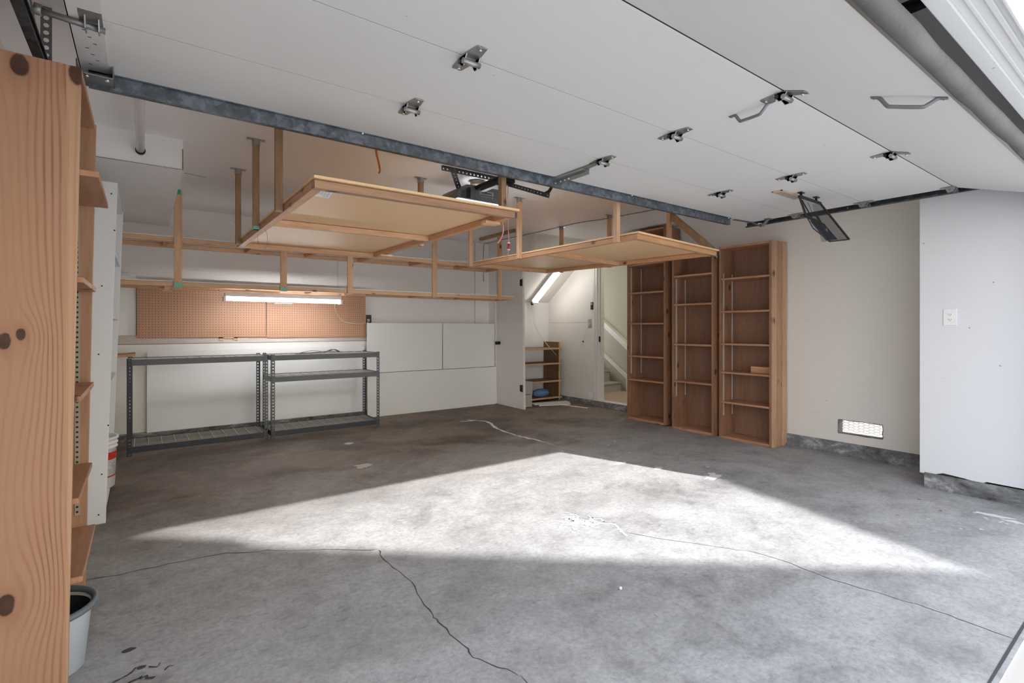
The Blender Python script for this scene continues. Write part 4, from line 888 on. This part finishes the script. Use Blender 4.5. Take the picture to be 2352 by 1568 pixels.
# ------------------------------------------------------------ brown bookcases
def bookcase(xf, y0, y1, ztop, shelves, label, depth, std, extra=0.0, zb=0.0, lean=0.0):
    t = thing('bookcase', label, 'bookcase', (xf+depth/2, (y0+y1)/2, zb)); th = 0.022
    def X(x, z): return x+lean*(z-zb)/ztop
    def slab(name, x0, x1, ya, yb_, za, zt, m, par=t, bev=.0015):
        bm = B(); hexa(bm, [(X(x0, za), ya, za), (X(x1, za), ya, za), (X(x1, za), yb_, za), (X(x0, za), yb_, za), (X(x0, zt), ya, zt), (X(x1, zt), ya, zt), (X(x1, zt), yb_, zt), (X(x0, zt), yb_, zt)])
        return obj(name, bm, m, par, bev)
    slab('side_panel', xf, xf+depth, y0, y0+th, zb, ztop, 'case'); slab('side_panel', xf, xf+depth, y1-th, y1, zb, ztop, 'case')
    slab('back_panel', xf+depth-.008, xf+depth, y0+th, y1-th, zb, ztop, 'ply', bev=0)
    slab('top_board', xf, xf+depth, y0+th, y1-th, ztop-th, ztop, 'caseY'); slab('base_board', xf, xf+depth-.01, y0+th, y1-th, zb, zb+.03, 'caseY')
    for z in shelves: slab('shelf_board', xf+.006, xf+depth-.012, y0+th+.001, y1-th-.001, z-.010, z+.010, 'caseY')
    for xx in (xf+.045, xf+depth-.06):
        for ys_, sg in ((y1-th, -1), (y0+th, 1)):
            slab('shelf_standard', xx, xx+.016, ys_, ys_+sg*.005, std[0], std[1], 'strip', bev=0)
    return t
bookcase(5.03, 3.79, 4.375, 2.42, (2.0, 1.645, 1.258, 0.846, 0.545), 'tall brown bookcase, leftmost of three, reaching nearly to the ceiling', 0.30, (0.62, 1.98), zb=0.04)
bookcase(5.04, 3.165, 3.70, 2.07, (1.807, 1.475, 1.011, 0.580), 'brown bookcase, middle of the three along the right wall', 0.28, (0.40, 1.78), zb=0.02)
b3 = bookcase(5.085, 2.555, 3.125, 2.085, (1.735, 1.380, 1.030, 0.722, 0.400), 'brown bookcase, rightmost of three, with the doubled side plank', 0.275, (0.25, 1.80), zb=0.005)
bm = B(); box(bm, (5.155, 2.538, 0.004), (5.268, 2.555, 2.09)); obj('side_plank', bm, 'caseE', b3, .003, 'second plank against the side'); bm = B(); box(bm, (5.085, 2.535, 0.003), (5.150, 2.555, 2.088)); obj('side_plank', bm, 'caseL', b3, .003); bm = B(); box(bm, (5.273, 2.530, 0.003), (5.36, 2.555, 2.086)); obj('side_plank', bm, 'caseL', b3, .003)
bm = B(); box(bm, (5.20, 2.58, 0.732), (5.235, 2.83, 0.80)); tag(obj('wood_block', bm, 'pineY', bevel=.002), 'pale timber offcut lying on a shelf of the rightmost bookcase', 'wood block')

# near bookcase at left
nb = thing('bookcase', 'tall knotty wooden bookcase at the left edge, nearest the camera', 'bookcase', (-0.32, 2.5, 0))
def hx6(name, x0b, x1b, x0t, x1t, ya, yb_, za, zt, m, par=nb, bev=.002, **k):
    bm = B(); hexa(bm, [(x0b, ya, za), (x1b, ya, za), (x1b, yb_, za), (x0b, yb_, za), (x0t, ya, zt), (x1t, ya, zt), (x1t, yb_, zt), (x0t, yb_, zt)]); return obj(name, bm, m, par, bev, **k)
bm = B(); hexa(bm, [(-0.47, 2.215, 0), (-0.202, 2.215, 0), (-0.202, 2.237, 0), (-0.47, 2.237, 0), (-0.47, 2.215, 2.08), (-0.167, 2.215, 2.08), (-0.167, 2.237, 2.08), (-0.47, 2.237, 2.08)])
me_ob = obj('side_panel', bm, 'bigboard', None, .002); me_ob.parent = nb; me_ob.matrix_parent_inverse = Matrix.Translation(-Vector(nb.location))
bm = B(); hexa(bm, [(-0.47, 2.80, 0.01), (-0.20, 2.80, 0.01), (-0.20, 2.822, 0.01), (-0.47, 2.822, 0.01), (-0.47, 2.80, 2.08), (-0.162, 2.80, 2.08), (-0.162, 2.822, 2.08), (-0.47, 2.822, 2.08)]); obj('side_panel', bm, 'caseE', nb, .002)
bx('back_panel', (-0.478, 2.215, .01), (-0.47, 2.822, 2.08), 'ply', nb); 
bm = B(); box(bm, (-0.47, 2.237, 2.058), (-0.166, 2.80, 2.08)); obj('top_board', bm, 'caseY', nb, .002)
for z, xf_ in ((1.735, -0.122), (1.372, -0.163), (0.968, -0.17), (0.625, -0.175), (0.36, -0.165)):
    bm = B(); box(bm, (-0.465, 2.238, z-.010), (xf_, 2.799, z+.010)); obj('shelf_board', bm, 'caseY', nb, .002)
for x_ in (-0.232,):
    for ys_, sg in ((2.80, -1),):
        bm = B(); box(bm, (x_, ys_, 0.42), (x_+.016, ys_-.004, 1.70)); so = obj('shelf_standard', bm, 'cordmetal' if 'cordmetal' in M else 'beige_plastic', nb)
        bm = B()
        for k in range(60): box(bm, (x_+.004, ys_-.0046, 0.43+k*.021), (x_+.012, ys_-.004, 0.438+k*.021))
        obj('slots', bm, 'black_ink', so)

# white shelf unit behind it
wsf = thing('white_shelf_unit', 'white painted shelf unit with open shelves behind the knotty bookcase', 'shelf', (-0.32, 4.4, 0.03))
def quadslab(name, x0b, x1b, x0t, x1t, ya, yb_, za, zt, m='white_shelf'): return hx6(name, x0b, x1b, x0t, x1t, ya, yb_, za, zt, m, wsf)
sp_ = quadslab('side_panel', -0.47, -0.182, -0.47, -0.125, 3.90, 3.925, 0.033, 2.09)
bm = B()
for z, x in ((2.02, -0.155), (1.46, -0.20), (1.05, -0.215), (0.62, -0.17), (0.33, -0.20), (0.09, -0.215), (1.80, -0.14)): tube(bm, [(x, 3.8985, z), (x, 3.9005, z)], 0.0045, 8)
obj('screw', bm, 'black_ink', sp_)
quadslab('side_panel', -0.47, -0.19, -0.47, -0.122, 4.87, 4.895, 0.055, 2.09); quadslab('back_panel', -0.478, -0.47, -0.478, -0.47, 3.90, 4.895, 0.04, 2.09)
for z, xf_ in ((2.08, -0.127), (1.68, -0.14), (1.275, -0.15), (0.86, -0.165), (0.47, -0.175), (0.10, -0.185)):
    if z == 0.47: continue
    bm = B(); box(bm, (-0.47, 3.925, z-.009), (xf_, 4.87, z+.009)); obj('shelf_board', bm, 'white_shelf', wsf, .002)
bm = B(); hexa(bm, [(-0.40, 4.90, 0.965), (-0.05, 4.90, 0.985), (-0.05, 5.25, 0.985), (-0.40, 5.25, 0.965), (-0.40, 4.90, 0.985), (-0.05, 4.90, 1.005), (-0.05, 5.25, 1.005), (-0.40, 5.25, 0.985)]); obj('end_shelf', bm, 'caseY', wsf, .002, 'bare wood shelf end')

# paint bucket
pb_ = thing('paint_bucket', 'white plastic paint bucket with a red label band inside the white shelf unit', 'bucket', (-0.29, 4.5, 0.11))
bm = B(); lathe(bm, (-0.29, 4.5, 0.11), [(0.125, 0), (0.13, 0.005), (0.140, 0.27), (0.147, 0.272), (0.147, 0.282), (0.141, 0.284), (0.142, .298), (.149, .30), (.149, .309), (.143, .311), (.144, .328), (.152, .330), (.152, .345), (.145, .348), (.139, .346), (.128, .02), (.001, .02)], 40); obj('pail', bm, 'white_plastic', pb_)
bm = B(); lathe(bm, (-0.29, 4.5, 0.11), [(0.1388, .195), (0.1403, .245)], 40, bottom=False); obj('label_band', bm, 'brickred', pb_); bm = B(); lathe(bm, (-0.29, 4.5, 0.11), [(0.1345, .075), (0.135, .085)], 40, bottom=False); obj('label_stripe', bm, 'brickred', pb_)
bm = B()
for k in range(9):
    for j in range(14):
        a = R(-60+j*9); r = 0.1372+.0001*k; z = .10+k*.0095
        if random.random() < .2: continue
        p0 = Vector((-.29+r*math.cos(a), 4.5+r*math.sin(a), .11+z)); p1 = Vector((-.29+r*math.cos(a+.11), 4.5+r*math.sin(a+.11), .11+z)); beam(bm, p0, p1, .0006, .003)
obj('small_print', bm, 'grey_ink', pb_)

# mop bucket in the foot of the near bookcase
mb = thing('mop_bucket', 'pale grey oval mop bucket with dark slate rim on the floor at lower left', 'bucket', (-0.312, 2.385, 0))
c = (-0.305, 2.385, 0)
bm = B(); lathe(bm, c, [(0.115, 0.0), (0.128, 0.006), (0.148, 0.215), (0.152, 0.22), (0.145, .222), (0.122, .02), (.001, .02)], 48, 1.05, 0.84); obj('body', bm, 'bucket_grey', mb)
bm = B(); lathe(bm, c, [(0.1435, .216), (.131, .12), (0.118, .022)], 48, 1.05, .84, bottom=False); obj('inner_wall', bm, 'bucket_in', mb)
bm = B(); tube(bm, [(c[0]+1.05*.158*math.cos(a), c[1]+.84*.158*math.sin(a), .226+.010*math.sin(a)) for a in [2*math.pi*k/40 for k in range(40)]], 0.0115, 12, closed=True); obj('rim', bm, 'bucket_rim', mb)
bm = B(); tube(bm, [(c[0]+.03+0.02*math.cos(a)*1.0, c[1]+.118, .232+.018*math.sin(a)) for a in [math.pi*k/10 for k in range(11)]], 0.006, 8); tube(bm, [(c[0]+.03, c[1]+.112, .236), (c[0]+.03, c[1]+.122, .236)], .018, 16); obj('spout_tab', bm, 'bucket_rim', mb)

# ------------------------------------------------------------ metal shelving units
def shelving(x0, x1, levels, label):
    yf, yb = 5.575, 6.03; zg = zf(yf); ztop = 0.935
    t = thing('metal_shelving', label, 'shelving', ((x0+x1)/2, (yf+yb)/2, zg))
    for xx, s in ((x0, 1), (x1, -1)):
        for yy, sy in ((yf, 1), (yb, -1)):
            zb = zf(yy); bm = B(); n = 27; a, b_ = (zb, ztop)
            perf(bm, (xx+s*.017, yy, a), (xx+s*.017, yy, b_), 0.034, n, 0.52, up=(1, 0, 0), thick=.0018)
            perf(bm, (xx, yy+sy*.017, a), (xx, yy+sy*.017, b_), 0.034, n, 0.52, up=(0, 1, 0), thick=.0018)
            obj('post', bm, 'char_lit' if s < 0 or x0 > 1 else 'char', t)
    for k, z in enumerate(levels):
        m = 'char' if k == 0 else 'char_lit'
        for yy in (yf+.002, yb-.004):
            bm = B(); box(bm, (x0+.003, yy-.001, z-.050), (x1-.003, yy+.003, z)); box(bm, (x0+.003, yy, z-.052), (x1-.003, yy+.012*(1 if yy < 5.8 else -1), z-.049)); obj('beam', bm, m, t)
        for xx in (x0+.002, x1-.005):
            bm = B(); box(bm, (xx, yf, z-.050), (xx+.003, yb, z)); obj('side_beam', bm, m, t)
        bm = B(); nY = 18; nX = 10
        for i in range(nY): y = yf+.012+(yb-yf-.024)*i/(nY-1); box(bm, (x0+.006, y-.0009, z-.008), (x1-.006, y+.0009, z-.006))
        for i in range(nX+1): x = x0+.05+(x1-x0-.10)*i/nX; box(bm, (x-.0018, yf+.006, z-.0055), (x+.0018, yb-.006, z-.002))
        obj('wire_deck', bm, 'wire', t)
    return t
shelving(-0.115, 1.020, (0.155, 0.925), 'dark metal shelving unit with two wire decks, the left one')
shelving(1.050, 2.190, (0.155, 0.705, 0.925), 'dark metal shelving unit with three wire decks, the right one')
# black strap lying on the right unit
bm = B()
for pts, w_ in (([(1.30, 5.62, .932), (1.45, 5.70, .934), (1.62, 5.72, .934)], .03), ([(1.36, 5.75, .935), (1.48, 5.68, .96), (1.62, 5.70, .945), (1.74, 5.82, .962), (1.82, 5.88, .936)], .035), ([(1.40, 5.66, .934), (1.60, 5.66, .950), (1.80, 5.80, .935)], .02)):
    pp = spline(pts, 5)
    for a, b_ in zip(pp, pp[1:]): beam(bm, a, b_, w_, 0.004)
tag(obj('black_strap', bm, 'black_plastic'), 'crumpled black strap lying on top of the right metal shelving unit', 'strap')

# ------------------------------------------------------------ net pouch hanging from the door
np_ = thing('net_pouch', 'folding black net pouch on a frame hanging under the open door', 'net pouch', (4.02, 1.72, 2.18))
A_, B_, C_, D_ = Vector((3.853, 1.733, 2.165)), Vector((4.172, 1.725, 2.158)), Vector((4.365, 1.60, 1.885)), Vector((4.03, 1.60, 1.835))
E_, F_ = Vector((3.885, 1.70, 2.02)), Vector((3.90, 1.66, 1.925)); G_ = Vector((4.06, 1.715, 2.075))
bm = B(); beam(bm, A_, B_, .022, .014); beam(bm, A_, E_, .016, .012); beam(bm, B_, C_, .014, .010); beam(bm, C_, D_, .010, .010); beam(bm, G_, D_, .016, .012); beam(bm, E_, lerp(E_, C_, .42), .010, .022); beam(bm, E_, F_, .006, .006); beam(bm, F_, D_, .006, .006); beam(bm, lerp(A_, B_, .25)+Vector((0,.02,-.01)), lerp(E_, C_, .3)+Vector((0,.03,0)), .012, .003); beam(bm, lerp(A_, B_, .6)+Vector((0,.03,-.01)), lerp(G_, D_, .75)+Vector((.04,.04,0)), .014, .003); obj('frame', bm, 'black', np_, .002)
bm = B(); vv = [bm.verts.new(p) for p in (A_, B_, C_, D_, E_, F_)]; bk = [bm.verts.new(p+Vector((0.03, .07, .01))) for p in (B_, C_, D_)]
bm.faces.new((vv[0], vv[1], vv[2], vv[3], vv[5], vv[4])); bm.faces.new((vv[1], bk[0], bk[1], vv[2])); bm.faces.new((vv[2], bk[1], bk[2], vv[3])); bm.faces.new((bk[0], bk[1], bk[2]))
obj('net', bm, 'net', np_, label='see-through black net')
bm = B(); q = [lerp(E_, C_, .22)+Vector((0, .03, .01)), lerp(E_, C_, .55)+Vector((0, .03, .03)), lerp(D_, C_, .62)+Vector((0, .03, .01)), lerp(D_, C_, .12)+Vector((0, .03, .01))]
hexa(bm, [p for p in q]+[p+Vector((0, .012, 0)) for p in q]); ins = obj('insert', bm, flat('navy_plastic', (0.012, 0.022, 0.06), 0.3), np_, label='glossy navy folded insert')
bm = B(); cc = (q[0]+q[1]+q[2]+q[3])/4+Vector((0.0, -.004, 0)); tube(bm, [cc+Vector((0.012*math.cos(a), 0, 0.020*math.sin(a))) for a in [2*math.pi*k/16 for k in range(16)]], 0.0022, 6, closed=True); obj('ring_mark', bm, 'brightzinc', ins)
for p in (lerp(A_, B_, .12), lerp(A_, B_, .85)):
    bm = B(); tube(bm, [p, p+Vector((0, .01, .03))], .008, 8); box(bm, (p.x-.028, p.y-.008, 2.192), (p.x+.028, p.y+.02, 2.199)); obj('clip', bm, 'black', np_)

# leaves and pebble on the floor
for (x, y, r_, l) in ((4.26, 1.02, 0.4, 'dry leaf on the floor nearest the pilaster curb'), (4.42, 1.18, 1.2, 'dry leaf on the floor below the pilaster corner'), (3.93, 1.16, 2.0, 'small dry leaf on the floor farthest from the curb')):
    bm = B(); pts = [(0.016, 0), (0.008, .007), (-.004, .008), (-.014, .002), (-.012, -.004), (0, -.007), (.009, -.004)]
    vs = [bm.verts.new((x+a*math.cos(r_)-b_*math.sin(r_), y+a*math.sin(r_)+b_*math.cos(r_), 0.003+abs(b_)*.7)) for a, b_ in pts]; bm.faces.new(vs)
    o = obj('dry_leaf', bm, 'leaf'); md = o.modifiers.new('s', 'SOLIDIFY'); md.thickness = .0012; tag(o, l, 'leaf', 'dry leaves by the right wall')
bm = B(); bmesh.ops.create_icosphere(bm, subdivisions=2, radius=0.008, matrix=Matrix.Translation((1.782, 1.59, 0.006))); tag(obj('pebble', bm, 'spill'), 'small white pebble alone on the foreground concrete', 'pebble')
